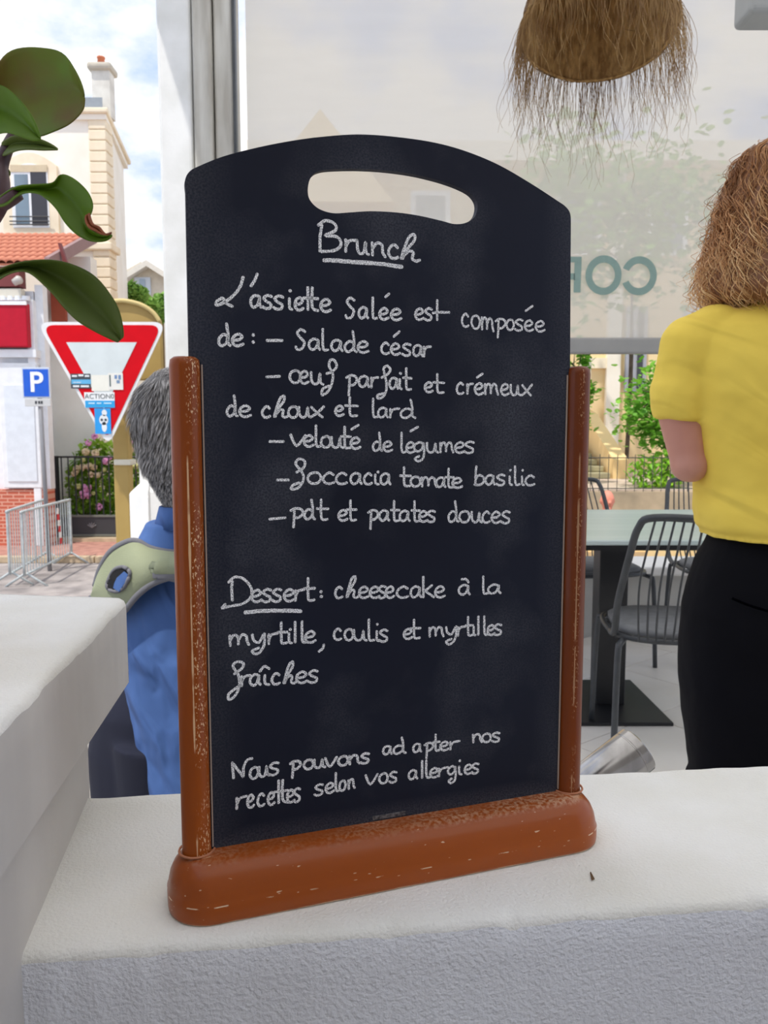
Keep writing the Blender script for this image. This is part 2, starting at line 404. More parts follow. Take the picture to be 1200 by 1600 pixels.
M_postR = woodmat('post_wood', pits(.42, .0036, .0028, .0062), (132, 62, 18), (92, 40, 8))
M_base = mat('base_wood', (164, 80, 20), .34, (128, 58, 10), 6, stretch=(.1, 1, 1), coat=.15, spec=.3, lo=.3, hi=.7, bump=.05, bscale=200)
def basewear(t, tc):
    s = sep(t, tc)
    bot = mth(t, 'MULTIPLY', step(t, mth(t, 'ADD', s[2], mth(t, 'MULTIPLY', nzs(t, tc, 40, detail=5), .003)), .0032, .0026), .9)
    l2 = mth(t, 'ABSOLUTE', mth(t, 'SUBTRACT', mth(t, 'ADD', s[2], mth(t, 'MULTIPLY', nzs(t, tc, 12), .002)), .0145))
    ln = mth(t, 'MULTIPLY', step(t, l2, .0005, .0003), step(t, nzs(t, tc, 60, detail=4), .56, .6))
    dust = mth(t, 'MULTIPLY', step(t, s[2], .036, .0395), mth(t, 'MULTIPLY', step(t, nzs(t, tc, 350, (1, 1, 1), 4), .42, .62), step(t, nzs(t, tc, 9), .35, .6)))
    sc = mth(t, 'MULTIPLY', step(t, nzs(t, tc, 500, (.25, 1, 1), 1), .74, .77), .8)
    return mth(t, 'MAXIMUM', mth(t, 'MAXIMUM', bot, ln), mth(t, 'MAXIMUM', mth(t, 'MULTIPLY', dust, .55), sc), True)
add_mask(M_base, (220, 190, 160), basewear)
M_chalk = bpy.data.materials.new('chalk'); M_chalk.use_nodes = True
t = M_chalk.node_tree; b = t.nodes['Principled BSDF']; b.inputs['Roughness'].default_value = .95; b.inputs['Specular IOR Level'].default_value = .1
tc_ = t.nodes.new('ShaderNodeTexCoord'); r = t.nodes.new('ShaderNodeValToRGB')
t.links.new(nzs(t, tc_, 1300, detail=2), r.inputs[0]); r.color_ramp.elements[0].position = .36; r.color_ramp.elements[0].color = lin((112, 114, 124)); r.color_ramp.elements[1].position = .56; r.color_ramp.elements[1].color = lin((255, 255, 255))
t.links.new(r.outputs[0], b.inputs['Base Color'])

board = thing('menu_chalkboard', mid, 'handwritten brunch menu chalkboard in a varnished brown wooden stand on the white wall', 'chalkboard')
board.rotation_euler = (0, 0, yaw)
def bfix(o):            # children are built in board coordinates centred on the middle of the board: x along, y back, z up
    return o
def bbuild(mb, name, m, parent=None, **k):
    p = parent or board
    o = mb.build(name, m, None, **k); o.parent = p; return o
U0 = BW/2
# base: rounded stadium with domed edge
bl0, _ = bloc(268, 1372, .03); bl1, _ = bloc(930, 1268, .03)
a0 = -U0-.0215; a1 = U0+.0215; hw = .034; HB = .040
def stad(ins, z, k=14):
    r = hw-ins; pts = []
    cr_ = .030-ins*.75
    for (cx_, cy_, s0) in ((a1-ins-cr_, r-cr_, 0), (a0+ins+cr_, r-cr_, 1), (a0+ins+cr_, -r+cr_, 2), (a1-ins-cr_, -r+cr_, 3)):
        for i in range(k+1):
            a = (s0+i/k)*PI/2; pts.append((cx_+cr_*math.cos(a), cy_+cr_*math.sin(a), z))
    return pts
prof = [(.0015, 0), (.0003, .0015), (0, .004), (0, .0135), (.0008, .0155), (.0012, .018), (.0024, .024), (.005, .030), (.009, .035), (.014, .0385), (.019, .040), (.0225, .040)]
rows = [stad(i, z) for i, z in prof]; n = len(rows[0]); mb = MB()
mb.add([p for r in rows for p in r], [(i*n+j, i*n+(j+1) % n, (i+1)*n+(j+1) % n, (i+1)*n+j) for i in range(len(rows)-1) for j in range(n)] + [tuple(range(n))[::-1], tuple(range((len(rows)-1)*n, len(rows)*n))])
o = bbuild(mb, 'base', M_base, smooth=True)
# posts
for nm, ux, M_, v in (('post', -U0, M_postL, .393), ('post', U0, M_postR, .395)):
    R = .0104
    prof = [(R+.0008, -.002), (R+.0004, .0), (R, .002), (R, v-HB-.006), (R-.0006, v-HB-.002), (R-.003, v-HB), (0.0005, v-HB+.0006)]
    mb = MB().lathe(prof, k=48); o = bbuild(mb, nm, M_, smooth=True); o.location = (ux, 0, HB); o.rotation_euler = (0, 0, math.radians(-4.5 if ux < 0 else -33))
    o.modifiers.new('e', 'EDGE_SPLIT').split_angle = math.radians(50)
# panel outline (with hand hole) in board coordinates
def bl(px, py):
    u, v = bloc(px, py); return (u-U0, v)
arch = [bl(*p) for p in ((290, 300), (289, 282), (296, 268), (312, 259), (350, 244), (400, 231), (450, 221), (500, 214), (560, 210), (620, 214), (680, 223), (730, 237), (780, 258), (830, 287), (870, 313), (884, 323), (891, 334), (892, 350))]
sideL = bl(301, 560)[0]; 
outer = [(U0-.0052, .04), (U0-.0052, arch[-1][1])] 
outer = [Vector((p[0], p[1], 0)) for p in arch]
outer = catmull(outer, 5)
botL = Vector((-U0+.001, .034, 0)); botR = Vector((U0-.001, .034, 0))
outer = [botL] + outer + [botR]
hole = [Vector((*bl(*p), 0)) for p in ((481, 295), (486, 277), (500, 267), (530, 264), (570, 264), (610, 267), (650, 273), (690, 283), (720, 294), (738, 305), (746, 320), (742, 338), (728, 348), (710, 350), (690, 345), (655, 337), (620, 332), (580, 330), (545, 332), (520, 333), (498, 326), (484, 312))]
hole = catmull(hole, 5, True)
from mathutils.geometry import tessellate_polygon
loops = [outer, hole]; tri = tessellate_polygon(loops); flat = outer+hole
mb = MB(); N = len(flat)
vs = [(p.x, -TH, p.y) for p in flat]+[(p.x, TH, p.y) for p in flat]
fs = [tuple(t) for t in tri]+[tuple(i+N for i in t)[::-1] for t in tri]
no = len(outer); nh = len(hole)
fs += [(i, (i+1) % no, (i+1) % no+N, i+N) for i in range(no)] + [(no+i, no+i+N, no+(i+1) % nh+N, no+(i+1) % nh) for i in range(nh)]
mb.add(vs, fs); panel = bbuild(mb, 'panel', M_panel)
import bmesh
bm = bmesh.new(); bm.from_mesh(panel.data); bmesh.ops.recalc_face_normals(bm, faces=bm.faces); bm.to_mesh(panel.data); bm.free()
for ux in (-U0, U0): bbuild(MB().tube([(ux+.0125*math.cos(a), .0125*math.sin(a), HB+.0002) for a in [2*PI*i/40 for i in range(40)]], .0009, 6, closed=True), 'post_ring', mat('pale_rim', (176, 112, 78), .6), smooth=True)
# caulked joints: thin pale seams where posts meet the panel, maker's plate at the foot
M_seam = mat('pale_seam', (170, 150, 135), .8)
M_plate = mat('maker_plate', (30, 30, 36), .5)
for ux in (-U0+.0112, U0-.0112):
    bbuild(MB().box(ux-.0005, ux+.0005, -TH-.0009, -TH+.0002, .042, .388), 'seam', M_seam)
u, v = bl(608, 1272); bbuild(MB().box(u-.0135, u+.0135, -TH-.0006, -TH, .0415, .0445), 'maker_plate', mat('plate_grey', (120, 118, 120), .5, (50, 50, 54), 400))

# ---- handwriting: every letter as a chalk stroke laid on the panel
G = {
 'a': [[(.88, .85), (.5, 1), (.12, .75), (.05, .3), (.3, 0), (.65, .2), (.86, .8), (.84, .3), (1, .02)]],
 'b': [[(.2, 1.9), (.12, 1), (.1, 0)], [(.12, .5), (.4, .95), (.8, .85), (.95, .45), (.7, .05), (.3, -.04), (.0, .0)]],
 'c': [[(.95, .8), (.6, 1), (.2, .75), (.05, .35), (.3, .02), (.7, 0), (1, .12)]],
 'd': [[(.72, .85), (.4, .95), (.08, .6), (.08, .15), (.35, -.02), (.7, .3), (.78, .8)], [(.68, 1.9), (.8, 1), (.8, .25), (1, 0)]],
 'e': [[(.1, .45), (.6, .5), (.9, .75), (.6, 1), (.2, .8), (.05, .4), (.25, .05), (.6, -.02), (1, .15)]],
 'f': [[(.35, .95), (.7, 1.25), (.95, 1.7), (.75, 2.05), (.5, 1.85), (.55, 1.3), (.68, .5), (.65, -.3), (.4, -.85), (.08, -.95), (.12, -.65), (.5, -.5)]],
 'g': [[(.85, .85), (.5, 1), (.1, .7), (.1, .3), (.4, .1), (.75, .4), (.85, .95), (.92, .1), (.8, -.6), (.4, -.85), (.12, -.6), (.5, -.35)]],
 'h': [[(.02, .05), (.2, .9), (.45, 1.75), (.72, 1.95), (.7, 1.5), (.4, .95), (.18, .4), (.1, .05)], [(.16, .3), (.45, .7), (.66, .6), (.6, .15), (.8, 0), (1, .12)]],
 'i': [[(.35, .9), (.38, .15), (.8, 0)], [(.45, 1.5), (.52, 1.56)]],
 'j': [[(.35, .9), (.38, .15), (.8, 0)]],
 'k': [[(.1, 1.9), (.12, 0)], [(.8, 1.1), (.15, .5)], [(.3, .55), (.95, 0)]],
 'l': [[(.3, 1.95), (.3, .5), (.45, .03), (.9, .08)]],
 'I': [[(.4, 1.95), (.4, .05)]],
 'm': [[(.03, .95), (.06, 0)], [(.06, .5), (.2, .92), (.38, .9), (.46, .5), (.46, .1)], [(.47, .5), (.65, .95), (.85, .85), (.9, .4), (1, 0)]],
 'n': [[(.05, .95), (.1, 0)], [(.1, .5), (.4, .95), (.75, .85), (.82, .3), (1, 0)]],
 'o': [[(.6, 1), (.2, .85), (.03, .4), (.3, .0), (.75, .05), (.97, .5), (.8, .92), (.5, 1)]],
 'p': [[(.3, .95), (.27, 0), (.22, -.85)], [(.0, .75), (.4, 1), (.85, .9), (.95, .5), (.6, .1), (.25, .15)]],
 'r': [[(.1, .9), (.12, .4), (.1, 0)], [(.12, .4), (.4, .85), (1, .95)]],
 's': [[(.9, .95), (.5, 1.05), (.12, .8), (.4, .55), (.8, .35), (.75, .05), (.35, -.05), (.0, .1)]],
 't': [[(.4, 1.95), (.4, .5), (.5, .02), (.95, .05)], [(.05, 1.05), (1, 1.05)]],
 'u': [[(.05, .95), (.08, .3), (.3, 0), (.6, .15), (.75, .9), (.78, .2), (1, .0)]],
 'v': [[(.0, 1), (.4, .0), (1, 1)]],
 'x': [[(.05, .95), (.5, .4), (.9, 0)], [(1, 1), (.5, .4), (0, .0)]],
 'y': [[(.05, .95), (.15, .4), (.5, .2), (.8, .9)], [(.88, 1), (.85, 0), (.6, -.65), (.25, -.85), (.05, -.55), (.5, -.3)]],
 'S': [[(.92, 1.6), (.5, 1.8), (.15, 1.45), (.5, 1), (.85, .6), (.6, .05), (.15, -.05), (0, .2)]],
 'T': [[(.3, 1.9), (.3, .05)], [(.6, 1.9), (.6, .3), (1, .02)], [(.0, 1.0), (1, 1.0)]],
}
def Wd(y0, y1, xh, *ls, extra=(), name='chalk_word', label=None, w=4.6):
    xa = ls[0][1]; xb = ls[-1][2] if ls else 0
    st = []
    for g, p, q in ls:
        for s in G[g]:
            pts = []
            for x, y in s:
                px = p+(q-p)*x; base = y0+(y1-y0)*((px-xa)/max(1, xb-xa)); pts.append((px, base-y*xh))
            st.append(pts)
    st += [list(e) for e in extra]
    return st, name, label, w
LINES = [
 ('Brunch', [Wd(393, 409, 21, ('r', 538, 558), ('u', 557, 576), ('n', 580, 602), ('c', 606, 622), ('h', 626, 656), w=5.2,
     extra=[[(503, 352), (500, 370), (500, 393)], [(497, 352), (508, 345), (522, 349), (524, 360), (508, 368), (526, 370), (533, 381), (524, 391), (502, 393)]]),
   Wd(0, 0, 1, ('I', -900, -900), extra=[[(506, 407), (520, 407), (545, 409), (575, 411), (600, 413), (628, 417)]], w=7)]),
 ("L'assiette salée est composée", [Wd(480, 487, 19, ('a', 391, 408), ('s', 410, 426), ('s', 427, 444), ('i', 449, 458), ('e', 460, 474), ('T', 474, 497), ('e', 500, 517), w=5,
     extra=[[(380, 433), (374, 450), (360, 466), (340, 477), (338, 472), (348, 466), (352, 473), (363, 479)], [(402, 428), (398, 438), (392, 447)]]),
   Wd(496, 500, 17, ('S', 540, 555), ('a', 560, 575), ('l', 579, 590), ('e', 592, 607), ('e', 610, 627), extra=[[(602, 464), (608, 459)]], w=4.8),
   Wd(499, 500, 17, ('e', 648, 662), ('s', 663, 676), extra=[[(683, 469), (683, 500)], [(676, 489), (688, 488), (702, 488)]]),
   Wd(509, 518, 20, ('c', 721, 732), ('o', 736, 750), ('m', 752, 771), extra=[[(821, 486), (832, 478)]], w=4.2),
   Wd(514, 518, 16, ('p', 774, 790), ('o', 791, 803), ('s', 804, 818), ('e', 819, 833), ('e', 836, 851), w=4.2)]),
 ('de : - salade césar', [Wd(540, 540, 18, ('d', 341, 360), ('e', 362, 380), extra=[[(395, 523), (396, 524)], [(395, 534), (396, 535)], [(417, 532), (441, 532)]], w=5),
   Wd(545, 551, 17, ('S', 462, 478), ('a', 482, 500), ('l', 500, 514), ('a', 517, 535), ('d', 538, 557), ('e', 558, 576)),
   Wd(552, 558, 17, ('c', 595, 608), ('e', 610, 625), ('s', 628, 643), ('a', 645, 660), ('r', 661, 673), extra=[[(615, 526), (624, 518)]])]),
 ('- oeuf parfait et crémeux', [Wd(597, 601, 19, ('o', 452, 470), ('e', 468, 482), ('u', 485, 505), extra=[[(416, 589), (437, 588)], [(510, 584), (520, 580), (526, 572), (522, 563), (516, 563), (514, 572), (520, 585), (518, 600), (512, 612), (503, 617), (504, 608), (514, 603)]]),
   Wd(603, 609, 17, ('p', 541, 558), ('a', 560, 577), ('r', 579, 591), ('f', 588, 611), ('a', 608, 622), ('j', 622, 629), ('t', 629, 643), extra=[[(625, 583), (626, 584)]]),
   Wd(612, 614, 15, ('e', 663, 676), ('t', 676, 694)),
   Wd(615, 618, 17, ('c', 713, 724), ('r', 729, 739), ('e', 741, 755), ('m', 757, 778), ('e', 782, 795), ('u', 797, 813), ('x', 815, 831), extra=[[(745, 590), (754, 584)]])]),
 ('de choux et lard', [Wd(650, 651, 17, ('d', 354, 371), ('e', 373, 392)),
   Wd(652, 652, 17, ('c', 409, 422), ('h', 428, 450), ('o', 450, 466), ('u', 466, 486), ('x', 485, 506)),
   Wd(649, 650, 15, ('e', 523, 537), ('t', 538, 559)),
   Wd(652, 653, 15, ('l', 579, 592), ('a', 590, 606), ('r', 608, 624), ('d', 625, 649), w=4.3)]),
 ('- velouté de légumes', [Wd(696, 701, 17, ('v', 454, 477), ('e', 474, 490), ('l', 490, 502), ('o', 501, 517), ('u', 517, 536), ('t', 532, 548), ('e', 547, 563), extra=[[(421, 690), (443, 690)], [(549, 671), (560, 664)]]),
   Wd(704, 705, 15, ('d', 582, 597), ('e', 598, 613), w=4.3),
   Wd(707, 707, 16, ('l', 624, 635), ('e', 634, 648), ('g', 646, 664), ('u', 666, 685), ('m', 687, 708), ('e', 710, 726), ('s', 725, 742), extra=[[(641, 674), (653, 667)]], w=4.3)]),
 ('- foccacia tomate basilic', [Wd(755, 757, 17, ('o', 480, 502), ('c', 504, 522), ('c', 524, 542), ('a', 547, 565), ('c', 568, 581), ('j', 582, 594), ('a', 594, 610), extra=[[(433, 750), (451, 750)], [(463, 738), (474, 731), (476, 721), (467, 717), (462, 725), (472, 738), (474, 750), (466, 762), (455, 764), (458, 758), (468, 754)], [(590, 737), (591, 738)]]),
   Wd(759, 762, 15, ('t', 624, 642), ('o', 641, 657), ('m', 658, 682), ('a', 681, 696), ('t', 695, 709), ('e', 706, 722)),
   Wd(757, 758, 15, ('b', 741, 757), ('a', 758, 773), ('s', 775, 790), ('i', 793, 802), ('l', 801, 813), ('i', 813, 820), ('c', 820, 835))]),
 ('- pdt et patates douces', [Wd(810, 812, 16, ('p', 454, 474), ('d', 475, 492), ('t', 494, 513), extra=[[(421, 811), (446, 809)]]),
   Wd(813, 813, 16, ('e', 528, 543), ('t', 541, 557)),
   Wd(813, 815, 16, ('p', 575, 591), ('a', 592, 608), ('t', 610, 624), ('a', 624, 640), ('t', 642, 656), ('e', 654, 668), ('s', 667, 681)),
   Wd(815, 817, 17, ('d', 700, 716), ('o', 717, 734), ('u', 736, 753), ('c', 753, 765), ('e', 767, 782), ('s', 783, 798))]),
 ('Dessert : cheesecake à la', [Wd(940, 938, 18, ('e', 392, 409), ('s', 409, 425), ('s', 425, 441), ('e', 443, 460), ('r', 460, 475), ('t', 474, 492), w=4.8,
     extra=[[(363, 908), (362, 920), (363, 938)], [(357, 910), (366, 902), (380, 904), (392, 918), (392, 932), (380, 943), (360, 947), (347, 950), (352, 944)], [(501, 924), (502, 925)], [(501, 932), (503, 932)]]),
   Wd(0, 0, 1, ('I', -900, -900), extra=[[(383, 957), (400, 955), (430, 954), (455, 954), (470, 955)]], w=7),
   Wd(934, 933, 17, ('c', 523, 535), ('h', 541, 560), ('e', 560, 576), ('e', 577, 593), ('s', 590, 604), ('e', 602, 616), ('c', 619, 638), ('a', 641, 658), ('k', 659, 679), ('e', 679, 695)),
   Wd(929, 929, 15, ('a', 716, 734), extra=[[(721, 905), (728, 905), (732, 910)]]),
   Wd(928, 927, 14, ('l', 751, 764), ('a', 762, 782))]),
 ('myrtille, coulis et myrtilles', [Wd(1009, 1003, 17, ('m', 358, 389), ('y', 393, 416), ('r', 418, 434), ('t', 433, 449), ('j', 448, 458), ('I', 457, 467), ('l', 468, 481), ('e', 476, 493), w=4.8, extra=[[(453, 984), (454, 983)], [(506, 1007), (504, 1013), (498, 1018)]]),
   Wd(999, 1002, 17, ('c', 521, 533), ('o', 538, 552), ('u', 552, 573), ('l', 572, 586), ('i', 586, 593), ('s', 592, 607)),
   Wd(998, 997, 15, ('e', 630, 644), ('t', 640, 657)),
   Wd(995, 991, 15, ('m', 670, 693), ('y', 696, 715), ('r', 714, 727), ('t', 726, 739), ('j', 738, 744), ('I', 744, 752), ('l', 753, 765), ('e', 761, 773), ('s', 771, 785))]),
 ('fraîches', [Wd(1072, 1065, 17, ('r', 376, 391), ('a', 390, 407), ('j', 408, 424), ('c', 424, 437), ('h', 443, 463), ('e', 462, 480), ('s', 481, 498), w=4.8,
     extra=[[(366, 1053), (378, 1044), (380, 1036), (370, 1034), (364, 1041), (372, 1054), (374, 1070), (368, 1086), (358, 1093), (357, 1085), (366, 1077), (376, 1070)], [(406, 1049), (413, 1041), (421, 1045)]])]),
 ('Nous pouvons adapter nos', [Wd(1217, 1208, 17, ('o', 390, 404), ('u', 404, 421), ('s', 420, 437), w=4.8, extra=[[(365, 1216), (363, 1195), (364, 1193), (378, 1211), (380, 1213), (381, 1197), (387, 1187), (394, 1185)]]),
   Wd(1204, 1191, 14, ('p', 453, 470), ('o', 474, 490), ('u', 490, 508), ('v', 508, 526), ('o', 528, 544), ('n', 545, 562), ('s', 563, 578), w=5),
   Wd(1179, 1170, 13, ('a', 598, 612), ('d', 614, 634), ('a', 645, 658), ('p', 663, 677), ('t', 676, 687), ('e', 687, 701), ('r', 702, 718)),
   Wd(1160, 1158, 13, ('n', 738, 753), ('o', 753, 767), ('s', 768, 782))]),
 ('recettes selon vos allergies', [Wd(1264, 1251, 19, ('r', 368, 386), ('e', 386, 397), ('c', 402, 413), ('e', 418, 429), ('T', 429, 450), ('e', 448, 460), ('s', 458, 470), w=4.8),
   Wd(1243, 1231, 15, ('s', 491, 506), ('e', 508, 522), ('l', 521, 533), ('o', 530, 540), ('n', 544, 554)),
   Wd(1226, 1221, 15, ('v', 571, 590), ('o', 592, 606), ('s', 608, 621)),
   Wd(1218, 1207, 14, ('a', 638, 652), ('I', 655, 666), ('l', 662, 675), ('e', 671, 685), ('r', 684, 700), ('g', 699, 713), ('i', 714, 723), ('e', 725, 738), ('s', 736, 749))]),
]
def ribbon(mb, pts, w):
    pts = [bl(*p) for p in (catmull([(x, y, 0) for x, y in pts], 5) and [(v.x, v.y) for v in catmull([(x, y, 0) for x, y in pts], 5)])]
    P = [Vector((u, v, 0)) for u, v in pts]; n = len(P); y = -TH-.0002
    wm = w*.5/F*.575*.86
    if n == 2 and (P[1]-P[0]).length < .0012: wm *= 1.15
    sid = random.random()*50; L = []
    d0 = (P[1]-P[0]).normalized(); d1 = (P[-1]-P[-2]).normalized()
    P = [P[0]-d0*wm*.7] + P + [P[-1]+d1*wm*.7]; n += 2
    vs = []
    for i, p in enumerate(P):
        d = (P[min(i+1, n-1)]-P[max(0, i-1)]); d = d.normalized() if d.length > 1e-9 else Vector((1, 0, 0))
        q = Vector((-d.y, d.x, 0)); k = wm*(.5 if i in (0, n-1) else 1)
        j1 = 1+.28*noise.noise(Vector((i*.9, sid, 0))); j2 = 1+.28*noise.noise(Vector((i*.9, sid, 7)))
        a = p+q*k*j1; b_ = p-q*k*j2
        vs += [(a.x, y, a.y), (b_.x, y, b_.y)]
    mb.add(vs, [(2*i, 2*i+1, 2*i+3, 2*i+2) for i in range(n-1)])
for title, words in LINES:
    mb = MB()
    for st, nm, lb, w in words:
        for s in st:
            if s[0][0] < -500: continue
            ribbon(mb, s, w)
    bbuild(mb, 'chalk_writing', M_chalk, panel, label='white chalk handwriting: '+title)
# ------------------------------------------------------------------ table and wire chairs on the terrace
M_top = mat('pale_green_table', (190, 202, 198), .32, (178, 192, 188), 3, stretch=(.2, 3, 1))
tb = thing('dining_table', (.91, 3.08, 0), 'pale grey green table with a black pedestal behind the wire chair', 'table')
MB().box(.1, 1.62, 2.62, 3.72, .722, .74).build('tabletop', M_top, tb, bevel=.004)
MB().box(.13, 1.59, 2.65, 3.69, .700, .7215).build('top_frame', M_black, tb, label='black frame under the tabletop')
MB().box(.86, .975, 3.02, 3.12, .012, .700).build('pedestal', M_black, tb, bevel=.004)
MB().box(.60, 1.10, 2.82, 3.34, .0, .014).build('base_plate', M_black, tb, bevel=.003)
M_cush = mat('seat_cushion_grey', (120, 121, 122), .85, (108, 109, 110), 30, bump=.2, bscale=300)
def wire_chair(label, group=None):
    """faces +y, origin on the floor under the seat centre"""
    t = thing('wire_chair', (0, 0, 0), label, 'chair', group)
    def seatpt(a, z=.445):      # rounded seat outline
        return Vector((.235*math.copysign(abs(math.cos(a))**.62, math.cos(a)), .225*math.copysign(abs(math.sin(a))**.62, math.sin(a)), z))
    ring = [seatpt(2*PI*i/36) for i in range(36)]
    MB().tube(ring, .009, 8, closed=True).build('seat_rim', M_wire, t, smooth=True)
    # backrest frame: leaning hoop
    back = [(-.232, -.10, .445), (-.236, -.19, .47), (-.240, -.255, .58), (-.222, -.325, .74), (-.208, -.368, .828), (-.172, -.395, .860), (0, -.43, .860), (.172, -.395, .860), (.208, -.368, .828), (.222, -.325, .74), (.240, -.255, .58), (.236, -.19, .47), (.232, -.10, .445)]
    MB().tube(catmull(back, 5), .0115, 8).build('back_frame', M_wire, t, smooth=True)
    b = catmull(back, 5)
    wm = None
    for i in range(14):
        x = -.20+.40*i/13; k = 1-(abs(x)/.24)**2
        pts = catmull([(x*.72, -.06, .436), (x*.80, -.19-.02*k, .437), (x*.86, -.222-.04*k, .50), (x*.93, -.295-.045*k, .66), (x*.84, -.395-.032*k, .860)], 5)
        MB().tube(pts, .0036, 5).build('back_wire', M_wire, t, smooth=True)
    for i in range(5):
        y = -.14+.08*i
        MB().tube([(-.225, y, .438), (.225, y, .438)], .004, 5).build('seat_wire', M_wire, t)
    MB().loft([(0, 0, .446, .20, .19, 3.2), (0, 0, .449, .215, .207, 3.2), (0, 0, .465, .218, .209, 3.2), (0, .0, .474, .20, .19, 3.2), (0, 0, .477, .12, .12, 3)], 36).build('cushion', M_cush, t, smooth=True)
    for sx, sy in ((-1, -1), (1, -1), (-1, 1), (1, 1)):
        MB().tube(catmull([(sx*.17, sy*.10, .437), (sx*.215, sy*.19, .43), (sx*.228, sy*.212, .38), (sx*.237, sy*.235, .0)], 4), .0105, 8).build('leg', M_wire, t, smooth=True)
    return t
ch0 = wire_chair('charcoal wire chair with grey cushion in front of the table')
ch0.location = (1.005, 2.60, 0); ch0.rotation_euler = (0, 0, -.12)
for x, y, rz, lb in ((1.02, 3.76, PI+.15, 'charcoal wire chair at the far side of the table, beside the chalkboard post'),
                     (1.70, 3.74, PI-.1, "charcoal wire chair at the far side of the table, near the woman's elbow")):
    c = copy_tree(ch0); c.location = (x, y, 0); c.rotation_euler = (0, 0, rz); c['label'] = lb
# steel tumbler lying aslant on a small shelf behind the low wall
sh = MB().box(.18, .50, .80, .94, .632, .642).build('shelf', mat('shelf_white', (220, 218, 214), .6), None, label='small white shelf behind the low white wall', cat='shelf', bevel=.002)
tag(bpy.data.objects['shelf'], kind='structure')
cc = aty(957, 1180, .885); top = aty(1003, 1164, .93)
cup = thing('steel_tumbler', (cc.x, .87, .642), 'brushed steel cylinder lying aslant behind the low wall, right of the chalkboard', 'cup')
d = Vector((.85, .30, .50)).normalized(); q = d.to_track_quat('Z', 'Y').to_matrix()
R = .0285; e1 = aty(997, 1170, .905); s1 = e1-d*.125
MB().lathe([(R*.9, 0), (R, .004), (R, .112), (R*.985, .1125), (R*.985, .114), (R, .1145), (R, .124), (R*.97, .125), (R*.93, .125), (R*.93, .06), (R*.2, .058)], s1, 40, rot=q).build('body', M_steel, cup, smooth=True).modifiers.new('e', 'EDGE_SPLIT').split_angle = math.radians(40)
# ------------------------------------------------------------------ raffia pendant lamp
M_raf = bpy.data.materials.new('raffia'); M_raf.use_nodes = True; t = M_raf.node_tree; b = t.nodes['Principled BSDF']; b.inputs['Roughness'].default_value = .8; tcx = t.nodes.new('ShaderNodeTexCoord')
r = t.nodes.new('ShaderNodeValToRGB'); t.links.new(nzs(t, tcx, 60, (1, 1, .4), 5), r.inputs[0]); r.color_ramp.elements[0].position = .35; r.color_ramp.elements[1].position = .65
r.color_ramp.elements[0].color = lin((140, 104, 56)); r.color_ramp.elements[1].color = lin((196, 158, 100)); t.links.new(r.outputs[0], b.inputs['Base Color'])
bp = t.nodes.new('ShaderNodeBump'); bp.inputs['Distance'].default_value = .006; t.links.new(nzs(t, tcx, 120, (1, 1, .3), 3), bp.inputs['Height']); t.links.new(bp.outputs[0], b.inputs['Normal'])
vr = t.nodes.new('ShaderNodeTexVoronoi'); vr.inputs['Scale'].default_value = 95; t.links.new(tcx.outputs['Object'], vr.inputs[0])
hole_ = mth(t, 'MULTIPLY', step(t, vr.outputs['Distance'], .17, .15), step(t, nzs(t, tcx, 14), .5, .54))
t.links.new(mth(t, 'SUBTRACT', 1.0, hole_), b.inputs['Alpha'])
M_str = mat('raffia_strand', (172, 140, 92), .8, (120, 88, 52), 20)
LY = 2.25; lc = aty(935, 48, LY)
lamp = thing('pendant_lamp', (lc.x, LY, lc.z), 'woven raffia pendant lamp with a long straggly fringe', 'lamp')
tilt = Matrix.Rotation(math.radians(3), 3, 'Y') @ Matrix.Rotation(math.radians(-13), 3, 'X')
RL = .207
prof = [(RL*1.0, 0), (RL*1.005, .012), (RL*.97, .05), (RL*.91, .10), (RL*.83, .16), (RL*.75, .22), (RL*.62, .28), (RL*.4, .33), (RL*.15, .35), (.02, .355)]
mb = MB(); rowsl = []
K = 72; nR = 40
def pf(s):
    f = s*(len(prof)-1); i = min(int(f), len(prof)-2); u = f-i
    return prof[i][0]*(1-u)+prof[i+1][0]*u, prof[i][1]*(1-u)+prof[i+1][1]*u
for i in range(nR+1):
    rr, zz = pf(i/nR); rw = []
    for j in range(K+1):
        a = 2*PI*j/K; k = 1+.03*noise.noise(Vector((math.cos(a)*2, math.sin(a)*2, zz*9)))
        rw.append(tilt @ Vector((rr*k*math.cos(a), rr*k*math.sin(a), zz+.012*noise.noise(Vector((math.cos(a)*1.5, math.sin(a)*1.5, 5)))))+Vector((lc.x, LY, lc.z)))
    rowsl.append(rw)
mb.grid(rowsl).build('woven_shade', M_raf, lamp, smooth=True, solid=.003)
MB().tube([tilt @ Vector((RL*.995*math.cos(a), RL*.995*math.sin(a), .012*noise.noise(Vector((math.cos(a)*1.5, math.sin(a)*1.5, 5)))))+Vector((lc.x, LY, lc.z)) for a in [2*PI*j/72 for j in range(72)]], .0045, 6, closed=True).build('rim', M_raf, lamp, smooth=True)
MB().tube([(lc.x+.01, LY+.05, lc.z+.34), (lc.x+.01, LY+.05, 3.779)], .004, 6).build('cord', M_wire, lamp)
rnd = random.Random(3); mb = MB()
def strand(p, dr, L, r0=.0009, w=.6):
    pts = [p]; dr = dr.normalized(); n = 9; wob = Vector((rnd.uniform(-1, 1), rnd.uniform(-1, 1), 0))*w; g = Vector((0, 0, -1)); ph = rnd.uniform(0, 6); tw = rnd.uniform(.5, 1.6)
    for i in range(n):
        bend = Vector((math.cos(ph+i*tw), math.sin(ph+i*tw), 0))*.42*i/n
        dr = (dr*.62+g*.38+wob*.10+bend).normalized(); p = p+dr*L/n; pts.append(p)
    mb.tube(pts, [r0*(1-.6*i/n) for i in range(n+1)], 3, caps=False)
